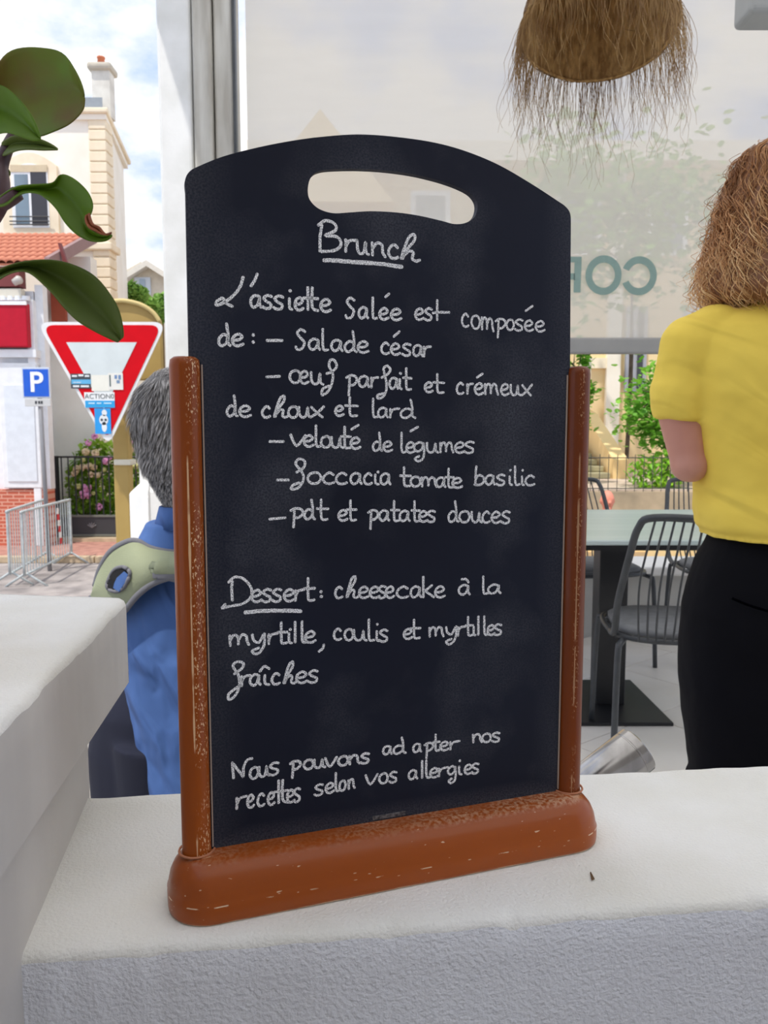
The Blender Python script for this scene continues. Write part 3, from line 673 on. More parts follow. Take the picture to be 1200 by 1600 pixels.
for i in range(620):
    a = rnd.uniform(0, 2*PI); side = .65+.35*noise.noise(Vector((math.cos(a)*2, math.sin(a)*2, 4)))
    p = tilt @ Vector((RL*math.cos(a), RL*math.sin(a), rnd.uniform(-.003, .02)))+Vector((lc.x, LY, lc.z))
    out = Vector((math.cos(a), math.sin(a), 0))
    strand(p, out*rnd.uniform(.0, .9)+Vector((0, 0, -rnd.uniform(.2, 1)))+Vector((rnd.uniform(-.3, .3), rnd.uniform(-.3, .3), 0)), abs(rnd.gauss(.13, .055))+.03)
for i in range(70):
    a = rnd.uniform(0, 2*PI); p = tilt @ Vector((RL*math.cos(a), RL*math.sin(a), .0))+Vector((lc.x, LY, lc.z))
    strand(p, Vector((math.cos(a)*.4, math.sin(a)*.4, -1)), rnd.uniform(.22, .33), .0008, .8)
mb.build('fringe', M_str, lamp, kind='stuff')
mb = MB()
for i in range(380):        # loose straws lying over the woven shade
    a = rnd.uniform(0, 2*PI); s = rnd.random()**1.1*.85; rr, zz = pf(s)
    pts = []; da = rnd.uniform(-1.1, 1.1); ds = rnd.uniform(-.1, .22)
    for k in range(6):
        r2, z2 = pf(min(1, max(0, s-ds*k/5))); aa = a+da*k/5; lift = 1.012+.035*math.sin(PI*k/5)*rnd.random()+ (.03 if k == 5 and rnd.random() < .5 else 0)
        pts.append(tilt @ Vector((r2*lift*math.cos(aa), r2*lift*math.sin(aa), z2))+Vector((lc.x, LY, lc.z)))
    mb.tube(pts, .0010, 3, caps=False)
mb.build('loose_straw', M_str, lamp, kind='stuff')
# grey bracket under the canopy
hb = aty(1182, 28, 3.0); br = thing('ceiling_heater', (hb.x+.12, 3.0, 3.78), 'grey rounded metal housing at the top right under the canopy', 'heater')
MB().box(aty(1163, 20, 3.0).x, aty(1163, 20, 3.0).x+.40, 2.95, 3.1, aty(1180, 29, 3.0).z, aty(1180, 29, 3.0).z+.16).build('housing', mat('housing_grey', (158, 160, 158), .6), br, bevel=.022, seg=4)
MB().box(hb.x+.10, hb.x+.14, 3.0, 3.04, hb.z+.15, 3.779).build('bracket', M_wire, br)

# ------------------------------------------------------------------ people
def capsule(mb, a, b, ra, rb, k=14, flat=None):
    a, b = Vector(a), Vector(b); d = (b-a); L = d.length; q = d.to_track_quat('Z', 'X').to_matrix()
    prof = []
    for i in range(6): t = -PI/2+PI/2*i/6; prof.append((max(ra*math.cos(t), 1e-4), ra*math.sin(t)))
    prof.append((ra, 0)); prof.append((rb, L))
    for i in range(1, 7): t = PI/2*i/6; prof.append((max(rb*math.cos(t), 1e-4), L+rb*math.sin(t)))
    mb.lathe(prof, a, k, rot=q)
def head(mb, c, yaw, s=1.0):
    """face looks along +y before yaw"""
    R = RZ(yaw); c = Vector(c)
    def w(x, y, z): return c+R @ (Vector((x, y, z))*s)
    def shape(v):
        z = v.z/.115
        if z < 0: v = Vector((v.x*(1+.28*z), v.y*(1+.12*z)+.02*(-z) if v.y > 0 else v.y*(1+.22*z), v.z*1.05))
        return v
    mb.ball(c, (.076*s, .096*s, .115*s), 24, 18, rot=R, fn=shape)
    capsule(mb, w(0, .088, .005), w(0, .107, -.022), .009*s, .014*s, 10)      # nose
    capsule(mb, w(-.02, .088, -.052), w(.02, .088, -.052), .008*s, .008*s, 8)   # lips
    capsule(mb, w(0, .080, -.095), w(0, .078, -.09), .022*s, .02*s, 10)        # chin
    for sx in (-1, 1):
        mb.ball(w(sx*.079, -.004, -.008), (.008*s, .019*s, .032*s), 10, 8, rot=R)
        capsule(mb, w(sx*.018, .088, .022), w(sx*.045, .080, .024), .006*s, .006*s, 8)  # brow
def hand(mb, wr, d, side, s=1.0, curl=.5):
    """palm from wrist wr along d; side = direction of the thumb"""
    wr, d, side = Vector(wr), Vector(d).normalized(), Vector(side).normalized(); side = (side-d*side.dot(d)).normalized(); nrm = d.cross(side)
    pc = wr+d*.05*s
    for k in (-.024, -.008, .008, .024): capsule(mb, wr+side*k*.8*s+d*.01*s, wr+side*k*s+d*.085*s, .013*s, .011*s, 8)
    for k, L in ((-.030, .062), (-.010, .078), (.010, .082), (.030, .072)):
        p = wr+side*k*s+d*.085*s; dd = d
        for j in range(3):
            dd = (dd*math.cos(curl*.8)+nrm*math.sin(curl*.8)).normalized(); q = p+dd*L*s*(.42, .33, .25)[j]; capsule(mb, p, q, (.0092-.001*j)*s, (.0085-.001*j)*s, 8); p = q
    p = wr+side*.02*s+d*.02*s; q = p+(side*.8+d*.6).normalized()*.045*s; capsule(mb, p, q, .013*s, .010*s, 8); capsule(mb, q, q+(side*.25+d+nrm*.4).normalized()*.035*s, .010*s, .008*s, 8)
def remesh(o, vox, smooth=4, fac=.6):
    m = o.modifiers.new('remesh', 'REMESH'); m.mode = 'VOXEL'; m.voxel_size = vox; m.use_smooth_shade = True
    s_ = o.modifiers.new('smooth', 'SMOOTH'); s_.iterations = smooth; s_.factor = fac
def displace(o, size, strength):
    tx = bpy.data.textures.new('folds', 'CLOUDS'); tx.noise_scale = size; tx.noise_depth = 2
    m = o.modifiers.new('folds', 'DISPLACE'); m.texture = tx; m.strength = strength; m.mid_level = .5; m.texture_coords = 'GLOBAL'
M_skin = mat('skin', (206, 150, 130), .5, (196, 136, 116), 9)
M_eye = mat('eye_white', (235, 232, 228), .3); 
def eyes(parent, c, yaw, s=1.0):
    R = RZ(yaw)
    for sx in (-1, 1):
        p = Vector(c)+R @ (Vector((sx*.031, .080, .003))*s)
        o = MB().ball(p, .0115*s, 12, 8).build('eye', M_eye, parent, smooth=True)
        MB().ball(p+R @ Vector((0, .0075*s, 0)), .0058*s, 10, 8).build('iris', mat('iris_brown', (60, 40, 28), .3), o, smooth=True)

# --- woman in yellow
wd = 1.30; wx = X(1217, wd)
def wz(py): return Z(py, wd)
def wX(px): return X(px, wd)
woman = thing('person', (wx, wd, 0), 'person with curly auburn hair in a yellow t-shirt and black trousers, seen from behind', 'person')
mb = MB(); hc = (wx+.015, wd+.03, 1.50)
head(mb, hc, -.25, .98)
capsule(mb, (wx, wd+.01, 1.27), (wx+.01, wd+.02, 1.43), .055, .052)
mb.loft([(wx, wd, .74, .09, .07), (wx, wd, .80, .118, .09), (wx, wd, .88, .105, .085), (wx, wd+.005, .97, .092, .075), (wx, wd, 1.08, .108, .08), (wx, wd, 1.18, .122, .10), (wx, wd, 1.255, .11, .065), (wx, wd, 1.30, .068, .05)], 28)
for sx in (-1, 1):
    sh_ = (wx+sx*.165, wd, 1.245); el = (wx+sx*.150, wd+.035, 1.045) if sx < 0 else (wx+sx*.19, wd+.03, 1.0)
    if sx < 0: sh_ = (wX(1066), wd, wz(552)); el = (wX(1078), wd-.005, wz(724))
    capsule(mb, (wx+sx*.08, wd, 1.235), sh_, .038, .034)
    capsule(mb, sh_, (wX(1060), wd, wz(640)), .034, .037); capsule(mb, (wX(1060), wd, wz(640)), el, .037, .0305)
    wr = (wx+sx*.07, wd+.24, 1.10); capsule(mb, el, wr, .033, .023)
    hand(mb, wr, (-sx*.5, .8, .1), (0, -.1, 1), .92, .6)
    capsule(mb, (wx+sx*.052, wd, .76), (wx+sx*.070, wd+.01, .44), .055, .042); capsule(mb, (wx+sx*.075, wd+.01, .44), (wx+sx*.088, wd-.01, .09), .046, .033)
    capsule(mb, (wx+sx*.09, wd-.03, .045), (wx+sx*.095, wd+.14, .03), .034, .028)
bd = mb.build('body', M_skin, woman, smooth=True); remesh(bd, .0055)
eyes(bd, hc, -.25, .98)
M_yel = mat('yellow_cotton', (240, 210, 88), .9, (232, 200, 78), 4, bump=.12, bscale=400, bdist=.001)
def folds(m, rot, sc, scale, dist, strength=.6):
    t = m.node_tree; b = t.nodes['Principled BSDF']; tc = next(n for n in t.nodes if n.type == 'TEX_COORD')
    mp = t.nodes.new('ShaderNodeMapping'); mp.inputs['Rotation'].default_value = rot; m2 = t.nodes.new('ShaderNodeMapping'); m2.inputs['Scale'].default_value = sc
    n = t.nodes.new('ShaderNodeTexNoise'); n.inputs['Scale'].default_value = scale; n.inputs['Detail'].default_value = 1.5; n.inputs['Distortion'].default_value = .5
    t.links.new(tc.outputs['Object'], mp.inputs[0]); t.links.new(mp.outputs[0], m2.inputs[0]); t.links.new(m2.outputs[0], n.inputs[0])
    bp = t.nodes.new('ShaderNodeBump'); bp.inputs['Strength'].default_value = strength; bp.inputs['Distance'].default_value = dist
    t.links.new(n.outputs[0], bp.inputs['Height']); t.links.new(b.inputs['Normal'].links[0].from_socket, bp.inputs['Normal']); t.links.new(bp.outputs[0], b.inputs['Normal'])
folds(M_yel, (0, math.radians(-32), 0), (1, 1, 4), 4.5, .035)
mb = MB()
tor = [(838, 1100, 0), (846, 1104, 0)]
rings = []
for py, pxl, ry in ((832, 1112, .112), (838, 1106, .118), (822, 1100, .118), (800, 1096, .112), (770, 1096, .102), (735, 1091, .100), (700, 1084, .103), (660, 1076, .106), (620, 1070, .108), (580, 1066, .104), (545, 1062, .096), (515, 1072, .084), (500, 1098, .072), (490, 1122, .06), (478, 1152, .052), (468, 1160, .05)):
    hwid = wx-wX(pxl); rings.append((wx, wd, wz(py), hwid, ry, 2.25))
rings.sort(key=lambda r: r[2])
mb.loft(rings, 40)
for sx in (-1, 1):
    fx = (lambda x: x) if sx < 0 else (lambda x: 2*wx-x)
    P = [(fx(wX(1110)), wd, wz(530), .056), (fx(wX(1078)), wd, wz(542), .054), (fx(wX(1068)), wd, wz(575), .048), (fx(wX(1062)), wd, wz(605), .047), (fx(wX(1062)), wd, wz(618), .047)]
    for a, b in zip(P, P[1:]): capsule(mb, a[:3], b[:3], a[3], b[3], 18)
    mb.tube([Vector((fx(wX(1062)), wd, wz(600))), Vector((fx(wX(1063)), wd, wz(640))), Vector((fx(wX(1060)), wd, wz(659)))], [.049, .048, .042], 24)
shirt = mb.build('t_shirt', M_yel, woman, smooth=True); remesh(shirt, .005, 6, .5); displace(shirt, .075, .010)
# fabric folds running to the waist
fold = MB()
M_blk = mat('black_trousers', (11, 11, 17), .9, (8, 8, 12), 5, spec=.15, bump=.3, bscale=14, stretch=(1, 1, .6), bdist=.01)
mb = MB(); rings = []
for py, pxl, ry in ((832, 1124, .095), (850, 1116, .098), (875, 1102, .104), (910, 1092, .110), (950, 1083, .116), (985, 1080, .118), (1020, 1080, .114), (1060, 1081, .112), (1100, 1086, .11), (1150, 1094, .105), (1200, 1104, .10), (1240, 1110, .098)):
    rings.append((wx, wd-.002, wz(py), wx-wX(pxl), ry, 2.3))
rings.sort(key=lambda r: r[2]); mb.loft(rings, 40)
for sx in (-1, 1):
    mb.loft([(wx+sx*.085, wd, .08, .072, .09), (wx+sx*.076, wd, .35, .074, .09), (wx+sx*.058, wd, .50, .066, .09)], 24)
tr = mb.build('trousers', M_blk, woman, smooth=True); remesh(tr, .006, 5, .5); displace(tr, .09, .008)
MB().tube(catmull([(wX(1118), wd-.088, wz(918)), (wX(1140), wd-.107, wz(926)), (wX(1175), wd-.121, wz(934)), (wX(1205), wd-.125, wz(938))], 4), .0022, 6).build('pocket_seam', mat('seam_black', (4, 4, 6), 1, spec=.0), woman, smooth=True)
for sx in (-1, 1):
    MB().loft([(wx+sx*.093, wd+.05, 0, .045, .13), (wx+sx*.093, wd+.05, .03, .046, .132), (wx+sx*.093, wd+.03, .075, .04, .10), (wx+sx*.093, wd-.0, .10, .038, .055)], 20).build('shoe', M_black, woman, smooth=True)
# curly hair: thousands of corkscrew locks growing from the scalp
M_hair = bpy.data.materials.new('curly_hair'); M_hair.use_nodes = True; t = M_hair.node_tree; b = t.nodes['Principled BSDF']; b.inputs['Roughness'].default_value = .48
at_ = t.nodes.new('ShaderNodeAttribute'); at_.attribute_name = 'tone'; r = t.nodes.new('ShaderNodeValToRGB'); t.links.new(at_.outputs['Fac'], r.inputs[0]); t.links.new(r.outputs[0], b.inputs['Base Color'])
r.color_ramp.elements[0].color = lin((96, 54, 36)); r.color_ramp.elements[1].color = lin((255, 222, 164)); e = r.color_ramp.elements.new(.45); e.color = lin((204, 148, 94))
M_hair.diffuse_color = (.3, .2, .1, 1)
def tone_attr(o, vals):
    a = o.data.attributes.new('tone', 'FLOAT', 'POINT'); a.data.foreach_set('value', vals)
rnd = random.Random(11)
def hair_env(z):            # half width of the hair mass at height z
    zz = [wz(205), wz(215), wz(240), wz(290), wz(350), wz(420), wz(455), wz(480), wz(500)]; rr = [.02, .05, .085, .105, .118, .143, .146, .128, .09]
    if z > zz[0]: return 0
    for i in range(len(zz)-1):
        if z >= zz[i+1]: t = (zz[i]-z)/(zz[i]-zz[i+1]); return rr[i]+(rr[i+1]-rr[i])*t
    return rr[-1]
mb = MB(); tones = []
hx, hy = wx+.0, wd+.02
def lock(a, f, L, curlR, turns, thick, ph, ztop):
    """strand hanging in the hair mass at azimuth a and radial fraction f"""
    n = int(turns*7)+6; pts = []; 
    for i in range(n+1):
        t = i/n; z = ztop-L*t; rad = hair_env(z)*f*(.92+.08*math.sin(ph+3*t))
        c = Vector((hx+rad*math.cos(a), hy+rad*.92*math.sin(a), z)); cr = curlR*(.25+.75*min(1, t*1.6))
        w = ph+2*PI*turns*t
        pts.append(c+Vector((math.cos(w)*cr, math.sin(w)*cr, math.sin(w*.5)*cr*.4)))
    v0 = len(mb.v); mb.tube(pts, [thick*(1-.55*i/n) for i in range(n+1)], 3, caps=False)
    base = rnd.uniform(-.16, .18)+.55*noise.noise(Vector((a*2.2, ztop*16, 3)))
    for i in range(n+1):
        zt = (wz(205)-pts[i].z)/(wz(205)-wz(480)); tones.extend([min(1, max(0, .16+.50*zt+base))]*3)
for i in range(4300):
    a = rnd.uniform(0, 2*PI); zt = rnd.random(); 
    if math.sin(a) > .5 and rnd.random() < .8: continue
    ztop = wz(205)-.012-(wz(205)-wz(440))*zt**1.25; L = min(rnd.uniform(.08, .17), ztop-wz(494)+rnd.uniform(-.02, .0))
    if L < .02: continue
    ca = round(a*6)/6; cz_ = round(ztop*22)/22; cl = Vector((ca*3.1, cz_*37, 1))   # neighbouring hairs share a wave and form locks
    ph = 9*noise.noise(cl)+rnd.uniform(-.45, .45); cr_ = .007+.006*noise.noise(cl+Vector((5, 0, 0)))+rnd.uniform(-.001, .002); tr_ = 19+8*noise.noise(cl+Vector((0, 9, 0)))
    lock(a, rnd.uniform(.70, 1.0), L, max(.002, cr_), L*tr_, rnd.uniform(.0005, .0013), ph, ztop)
for i in range(340):        # frizz
    a = rnd.uniform(PI*.7, 2.3*PI); ztop = wz(215)-.26*rnd.random(); L = rnd.uniform(.03, .08)
    lock(a, rnd.uniform(1.0, 1.12), min(L, ztop-wz(495)) if ztop-wz(495) > .01 else .01, rnd.uniform(.004, .013), rnd.uniform(1, 2.5), .00045, rnd.uniform(0, 6), ztop)
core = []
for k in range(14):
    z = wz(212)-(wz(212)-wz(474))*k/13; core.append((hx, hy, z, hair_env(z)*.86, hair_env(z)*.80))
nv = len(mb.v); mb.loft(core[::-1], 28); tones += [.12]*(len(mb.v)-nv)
# the mass sits behind and beside the face only
hr = mb.build('hair', M_hair, woman, smooth=True); tone_attr(hr, tones)

# --- man in a blue shirt, on the pavement outside
md_ = 1.75; mx = X(292, md_)
def mz(py): return Z(py, md_)
def mX(px): return X(px, md_)
GZ = -.45
man = thing('person', (mx, md_, GZ), 'person with short grey hair in a blue shirt and sage green harness, behind the chalkboard', 'person')
mb = MB(); hcm = (mX(281), md_+.0, mz(578)-.115)
head(mb, hcm, -.55, 1.02)
capsule(mb, (mx, md_+.01, mz(860)), (mX(296), md_+.01, mz(745)), .055, .052)
mb.loft([(mx, md_, GZ+.80, .10, .08), (mx, md_, GZ+.92, .12, .09), (mx, md_, GZ+1.05, .12, .09), (mx, md_, GZ+1.2, .13, .09), (mx, md_, mz(925), .13, .08), (mx, md_, mz(885), .09, .06)], 28)
for sx in (-1, 1):
    sh_ = (mx+sx*.165, md_, mz(920)); el = (mx+sx*.19, md_+.10, mz(905)-.28); wr = (mx+sx*.10, md_+.30, mz(905)-.18)
    capsule(mb, (mx+sx*.08, md_, mz(915)), sh_, .036, .036); capsule(mb, sh_, el, .036, .034); capsule(mb, el, wr, .04, .028); hand(mb, wr, (-sx*.5, .8, 0), (0, 0, 1), 1, .6)
    capsule(mb, (mx+sx*.075, md_, GZ+.78), (mx+sx*.085, md_+.01, GZ+.48), .068, .055); capsule(mb, (mx+sx*.09, md_+.01, GZ+.48), (mx+sx*.095, md_-.01, GZ+.09), .056, .04)
    capsule(mb, (mx+sx*.095, md_-.03, GZ+.05), (mx+sx*.1, md_+.16, GZ+.035), .038, .03)
bd = mb.build('body', M_skin, man, smooth=True); remesh(bd, .006); eyes(bd, hcm, -.55, 1.02)
M_blue = mat('blue_linen', (68, 100, 156), .9, (58, 88, 142), 6, bump=.15, bscale=500, bdist=.001)
folds(M_blue, (0, math.radians(25), 0), (2.2, 1, 1), 8, .035, .8)
tn = M_blue.node_tree; wv = None
mb = MB(); rings = []
for py, pxl, ry in ((1275, 226, .150), (1240, 222, .150), (1200, 212, .148), (1150, 203, .146), (1110, 196, .144), (1060, 188, .142), (1000, 182, .140), (960, 178, .138), (925, 180, .132), (895, 188, .120), (872, 200, .108), (855, 208, .098), (838, 214, .086), (815, 226, .074)):
    cxm = mx+(max(0, py-1060)/215.)**1.2*.05
    rings.append((cxm, md_, mz(py), cxm-mX(pxl), ry, 2.3))
rings.sort(key=lambda r: r[2]); mb.loft(rings, 40)
for sx in (-1, 1):
    sh_ = Vector((mx+sx*.145, md_, mz(915))); el = Vector((mx+sx*.195, md_+.09, mz(912)-.27)); wr = Vector((mx+sx*.11, md_+.27, mz(905)-.18))
    capsule(mb, (mx+sx*.07, md_, mz(885)), sh_, .065, .062, 18); capsule(mb, sh_, el, .062, .055, 18); capsule(mb, el, wr, .054, .04, 18)
sb = mb.build('shirt', M_blue, man, smooth=True); remesh(sb, .006, 6, .5); displace(sb, .10, .010)
# collar
cz = mz(800)
co = MB().loft([(mx+.0, md_+.004, mz(862), .092, .088), (mx+.0, md_+.002, mz(835), .074, .072), (mx+.004, md_, mz(806), .066, .066), (mX(298), md_, mz(790), .067, .067), (mX(298), md_, mz(791), .073, .073), (mX(296), md_-.002, mz(822), .082, .082)], 36, capz=False)
co.build('collar', M_blue, man, smooth=True, solid=.003)
MB().tube([(mX(296)+.083*math.cos(a), md_+.081*math.sin(a), mz(822)) for a in [2*PI*i/40 for i in range(40)]], .0022, 6, closed=True).build('collar_seam', mat('blue_seam', (70, 108, 170), .9), man, smooth=True)
M_navy = mat('navy_trousers', (16, 20, 40), .9)
mb = MB()
mb.loft([(mx-.03, md_+.02, GZ+.66, .225, .11), (mx-.03, md_+.02, GZ+.80, .23, .11), (mx-.025, md_+.02, GZ+.90, .215, .105), (mx, md_+.03, GZ+.98, .16, .09), (mx, md_+.03, GZ+1.05, .12, .07)], 30)
for sx in (-1, 1): mb.loft([(mx+sx*.095, md_, GZ+.07, .07, .08), (mx+sx*.09, md_+.01, GZ+.48, .085, .095), (mx+sx*.085, md_, GZ+.85, .105, .12)], 24)
o = mb.build('trousers', M_navy, man, smooth=True); remesh(o, .008, 4, .5)
for sx in (-1, 1): MB().loft([(mx+sx*.1, md_+.05, GZ, .048, .14), (mx+sx*.1, md_+.05, GZ+.03, .05, .142), (mx+sx*.1, md_+.03, GZ+.08, .043, .11), (mx+sx*.1, md_, GZ+.11, .041, .06)], 20).build('shoe', M_black, man, smooth=True)
# harness of a carrier: sage yoke over both shoulders with grey piping
M_sage = mat('sage_canvas', (146, 152, 124), .9, (136, 142, 114), 8, bump=.3, bscale=300)
M_pipe = mat('grey_piping', (112, 112, 118), .85)
def shell(px, py, lift=.012):
    """point on the man's upper back / shoulder, pushed out by lift"""
    x = mX(px); z = mz(py); u = max(-1, min(1, (x-mx)/.262)); zz = (mz(945)-z)/.0
    return x, z
topc = catmull([(150, 915, 0), (158, 888, 0), (174, 862, 0), (196, 848, 0), (214, 845, 0), (235, 856, 0), (262, 862, 0), (292, 864, 0)], 5)
botc = catmull([(144, 930, 0), (152, 950, 0), (172, 968, 0), (194, 955, 0), (215, 930, 0), (238, 912, 0), (264, 902, 0), (292, 898, 0)], 5)
n = len(topc); rows = []
for k in range(11):
    s = k/10; row = []
    for i in range(n):
        px = topc[i].x*(1-s)+botc[i].x*s; py = topc[i].y*(1-s)+botc[i].y*s
        u = min(1, max(0, (292-px)/150))
        dep = md_-.165*math.sqrt(max(0, 1-u*u*.80))+.055*(1-s)**2*(1-u*u)
        dep -= .018*math.sin(PI*s)+.008
        row.append(aty(px, py, dep))
    rows.append(row)
mir = lambda p: Vector((2*mx-p.x, p.y, p.z))
full = [r+[mir(p) for p in r[-2::-1]] for r in rows]
hn = MB().grid(full).build('harness', M_sage, man, smooth=True, solid=.010)
for rr in (full[0], full[-1]): MB().tube([p+Vector((0, -.004, 0)) for p in rr], .0072, 8).build('piping', M_pipe, hn, smooth=True)
def on_shell(px, py, out=.008):
    u = min(1, max(0, (292-px)/150)); best = min(((p-Vector((0, 0, H))).normalized()-ray(px, py).normalized()).length*100 for r_ in full for p in r_)
    q = min((p for r_ in full for p in r_), key=lambda p: ((p-Vector((0, 0, H))).normalized()-ray(px, py).normalized()).length)
    return aty(px, py, q.y-out)
lp = catmull([(167, 915, 0), (172, 900, 0), (180, 889, 0), (191, 886, 0), (199, 889, 0), (203, 896, 0), (200, 906, 0), (193, 918, 0), (184, 924, 0), (172, 922, 0)], 4, True)
lpp = [on_shell(p.x, p.y, .010) for p in lp]
MB().add(lpp, [tuple(range(len(lpp)))]).build('strap_opening_shade', mat('opening_shade', (14, 14, 18), .9), hn, solid=.002)  # flat near-black patch paints the shade inside the opening
MB().tube(lpp, .0042, 8, closed=True).build('opening_binding', M_pipe, hn, smooth=True)
bl_ = [on_shell(x, y, .0135) for x, y in ((176, 918), (183, 903), (194, 893), (200, 898), (196, 910), (186, 925))]
MB().add(bl_, [tuple(range(6))]).build('shirt_glimpse', M_blue, hn, solid=.002)
sm = [on_shell(p.x, p.y, .009) for p in catmull([(203, 894, 0), (212, 884, 0), (228, 872, 0), (235, 862, 0)], 4)]
# short grey hair
M_gh = bpy.data.materials.new('grey_hair'); M_gh.use_nodes = True; t = M_gh.node_tree; b = t.nodes['Principled BSDF']; b.inputs['Roughness'].default_value = .5
at_ = t.nodes.new('ShaderNodeAttribute'); at_.attribute_name = 'tone'; r = t.nodes.new('ShaderNodeValToRGB'); t.links.new(at_.outputs['Fac'], r.inputs[0]); t.links.new(r.outputs[0], b.inputs['Base Color'])
r.color_ramp.elements[0].color = lin((58, 54, 52)); r.color_ramp.elements[1].color = lin((216, 210, 204))
mb = MB(); tones = []; Rh = RZ(-.55)
cap = MB()
MH = [(577, 284, 6, .02), (581, 283, 26, .05), (590, 282, 44, .078), (605, 281, 59, .095), (625, 281, 69, .106), (650, 281, 74, .110), (680, 282, 74, .108), (705, 283, 69, .10), (730, 285, 63, .088), (755, 290, 55, .076), (775, 296, 49, .066), (792, 301, 44, .060)]
def hs(a, q, k=1.0):       # q: 0 crown .. 1 nape; a: 0 = right of the viewer, -PI/2 = towards the viewer
    f = q*(len(MH)-1); i = min(int(f), len(MH)-2); u = f-i; P, Q = MH[i], MH[i+1]
    py, cxp_, hw_, dy = [P[j]*(1-u)+Q[j]*u for j in range(4)]
    return Vector((mX(cxp_)+hw_*md_/F*k*math.cos(a), md_+.0+dy*k*math.sin(a), mz(py)))
rows = []
for i in range(19): rows.append([hs(-PI/2-1.7+3.4*j/28, i/18, .985) for j in range(29)])
mb.grid(rows); tones += [.16]*len(mb.v)
mb.tube([hs(0, 0), hs(0, 0)+Vector((0, 0, -.001))], .001, 3); tones += [.16]*(len(mb.v)-len(tones))
for i in range(11000):
    q = rnd.random()**.85; a = -PI/2+rnd.uniform(-1.75, 1.75)
    if q < .28: a = rnd.uniform(0, 2*PI)
    if i > 8500: q = rnd.uniform(.66, .97)
    p = hs(a, q, .985); out = (p-Vector((mX(284), md_, mz(670)))).normalized(); L = rnd.uniform(.014, .030)*(1.1 if q < .5 else .8 if q < .75 else .4)
    if q > .5: out = Vector((p.x-mX(296), p.y-md_, 0)).normalized()
    sw = Vector((noise.noise(p*13), noise.noise(p*13+Vector((9, 0, 0))), 0))*1.1
    dr = (out*.12+Vector((0, 0, -.8 if q > .2 else -.2))+sw).normalized(); dr = (dr-out*dr.dot(out)*.9).normalized(); side = out.cross(dr).normalized()
    q1 = p+out*L*.12+dr*L*.5; q2 = q1+dr*L*.55+out*L*.05; th = rnd.uniform(.0006, .0012)
    mb.add([p-side*th, p+side*th, q1-side*th, q1+side*th, q2], [(0, 1, 3, 2), (2, 3, 4)])
    tv = min(1, max(0, rnd.gauss(.34, .24)-(.14 if q > .7 else 0))); tones += [tv*.7, tv*.7, tv, tv, tv]
gh = mb.build('hair', M_gh, man); tone_attr(gh, tones)

# ------------------------------------------------------------------ plant at the top left, in a pot on the coping
def leafmat(name, c1, c2, ns=9, trans=.35, rough=.42, spec=.35):
    m = mat(name, c1, rough, c2, ns, lo=.35, hi=.7, bump=.1, bscale=40, spec=spec); t = m.node_tree; b = t.nodes['Principled BSDF']; o = next(n for n in t.nodes if n.type == 'OUTPUT_MATERIAL')
    tl = t.nodes.new('ShaderNodeBsdfTranslucent'); mx_ = t.nodes.new('ShaderNodeMixShader'); mx_.inputs[0].default_value = trans
    t.links.new(b.inputs['Base Color'].links[0].from_socket, tl.inputs[0]); t.links.new(b.outputs[0], mx_.inputs[1]); t.links.new(tl.outputs[0], mx_.inputs[2]); t.links.new(mx_.outputs[0], o.inputs[0])
    return m
M_leaf = leafmat('glossy_leaf', (112, 146, 34), (92, 126, 28)); M_leaf2 = leafmat('glossy_leaf_dark', (118, 134, 66), (98, 116, 50)); M_leafu = leafmat('leaf_blotched', (112, 146, 34), (124, 98, 46), 22)
M_burn = mat('scorched_leaf', (150, 78, 38), .6, (92, 48, 30), 60)
M_stem = mat('purple_stem', (84, 50, 54), .5, (60, 36, 42), 20)
PD = .46
pl = thing('potted_plant', (-.45, .50, ZC), 'fleshy broad-leaved plant hanging in from the left edge', 'plant')
MB().lathe([(.055, 0), (.06, .004), (.078, .12), (.082, .125), (.082, .14), (.074, .14), (.07, .12)], (-.45, .50, ZC), 36).build('pot', mat('terracotta', (186, 110, 78), .8), pl, smooth=True)
MB().lathe([(.001, .118), (.071, .12)], (-.45, .50, ZC), 24).build('soil', mat('soil', (70, 52, 40), .95), pl, smooth=True)
def leaf(ea, eb, m, d0, d1, bulge=.008, name='leaf', n=16, par=None, vein=None):
    """blade between two edge curves from stalk to tip (pixels), depth d0 at the stalk and d1 at the tip"""
    def res(P):
        c = catmull([(x, y, 0) for x, y in P], 12); L = [0]
        for a, b in zip(c, c[1:]): L.append(L[-1]+(b-a).length)
        out = []
        for i in range(n+1):
            s = L[-1]*i/n; k = max(j for j in range(len(L)) if L[j] <= s+1e-9); k = min(k, len(c)-2); u = (s-L[k])/max(1e-9, L[k+1]-L[k]); out.append(c[k].lerp(c[k+1], min(1, u)))
        return out
    A, Bq = res(ea), res(eb); rows = []
    for i in range(n+1):
        row = []; dd = d0+(d1-d0)*i/n
        for j in range(9):
            s = j/8; p = A[i].lerp(Bq[i], s); prof = math.sin(PI*s); k = -abs(s-.5)*2
            dep = dd+bulge*(prof-1)*math.sin(PI*min(1, .15+i/n*.85))+.0022*(1-min(1, abs(s-.5)*5))
            row.append(aty(p.x, p.y, dep))
        rows.append(row)
    o = MB().grid(rows).build(name, m, par or pl, smooth=True, solid=.0011, subsurf=1)
    if vein is not None:
        mb = MB(); mid_ = [r[4]+Vector((0, -.0006, 0)) for r in rows]; mb.tube(mid_, [.0012*(1-.7*i/n) for i in range(n+1)], 6).build('midrib', vein, o, smooth=True)
    return o
M_rib = mat('leaf_rib', (112, 138, 70), .4)
leaf([(-10, 190), (-14, 130), (5, 85), (35, 73), (68, 74), (98, 80), (112, 100), (126, 125), (132, 150)], [(20, 215), (40, 213), (62, 215), (82, 208), (105, 198), (120, 186), (131, 172), (132, 160), (132, 152)], M_leafu, .485, .455, .012)
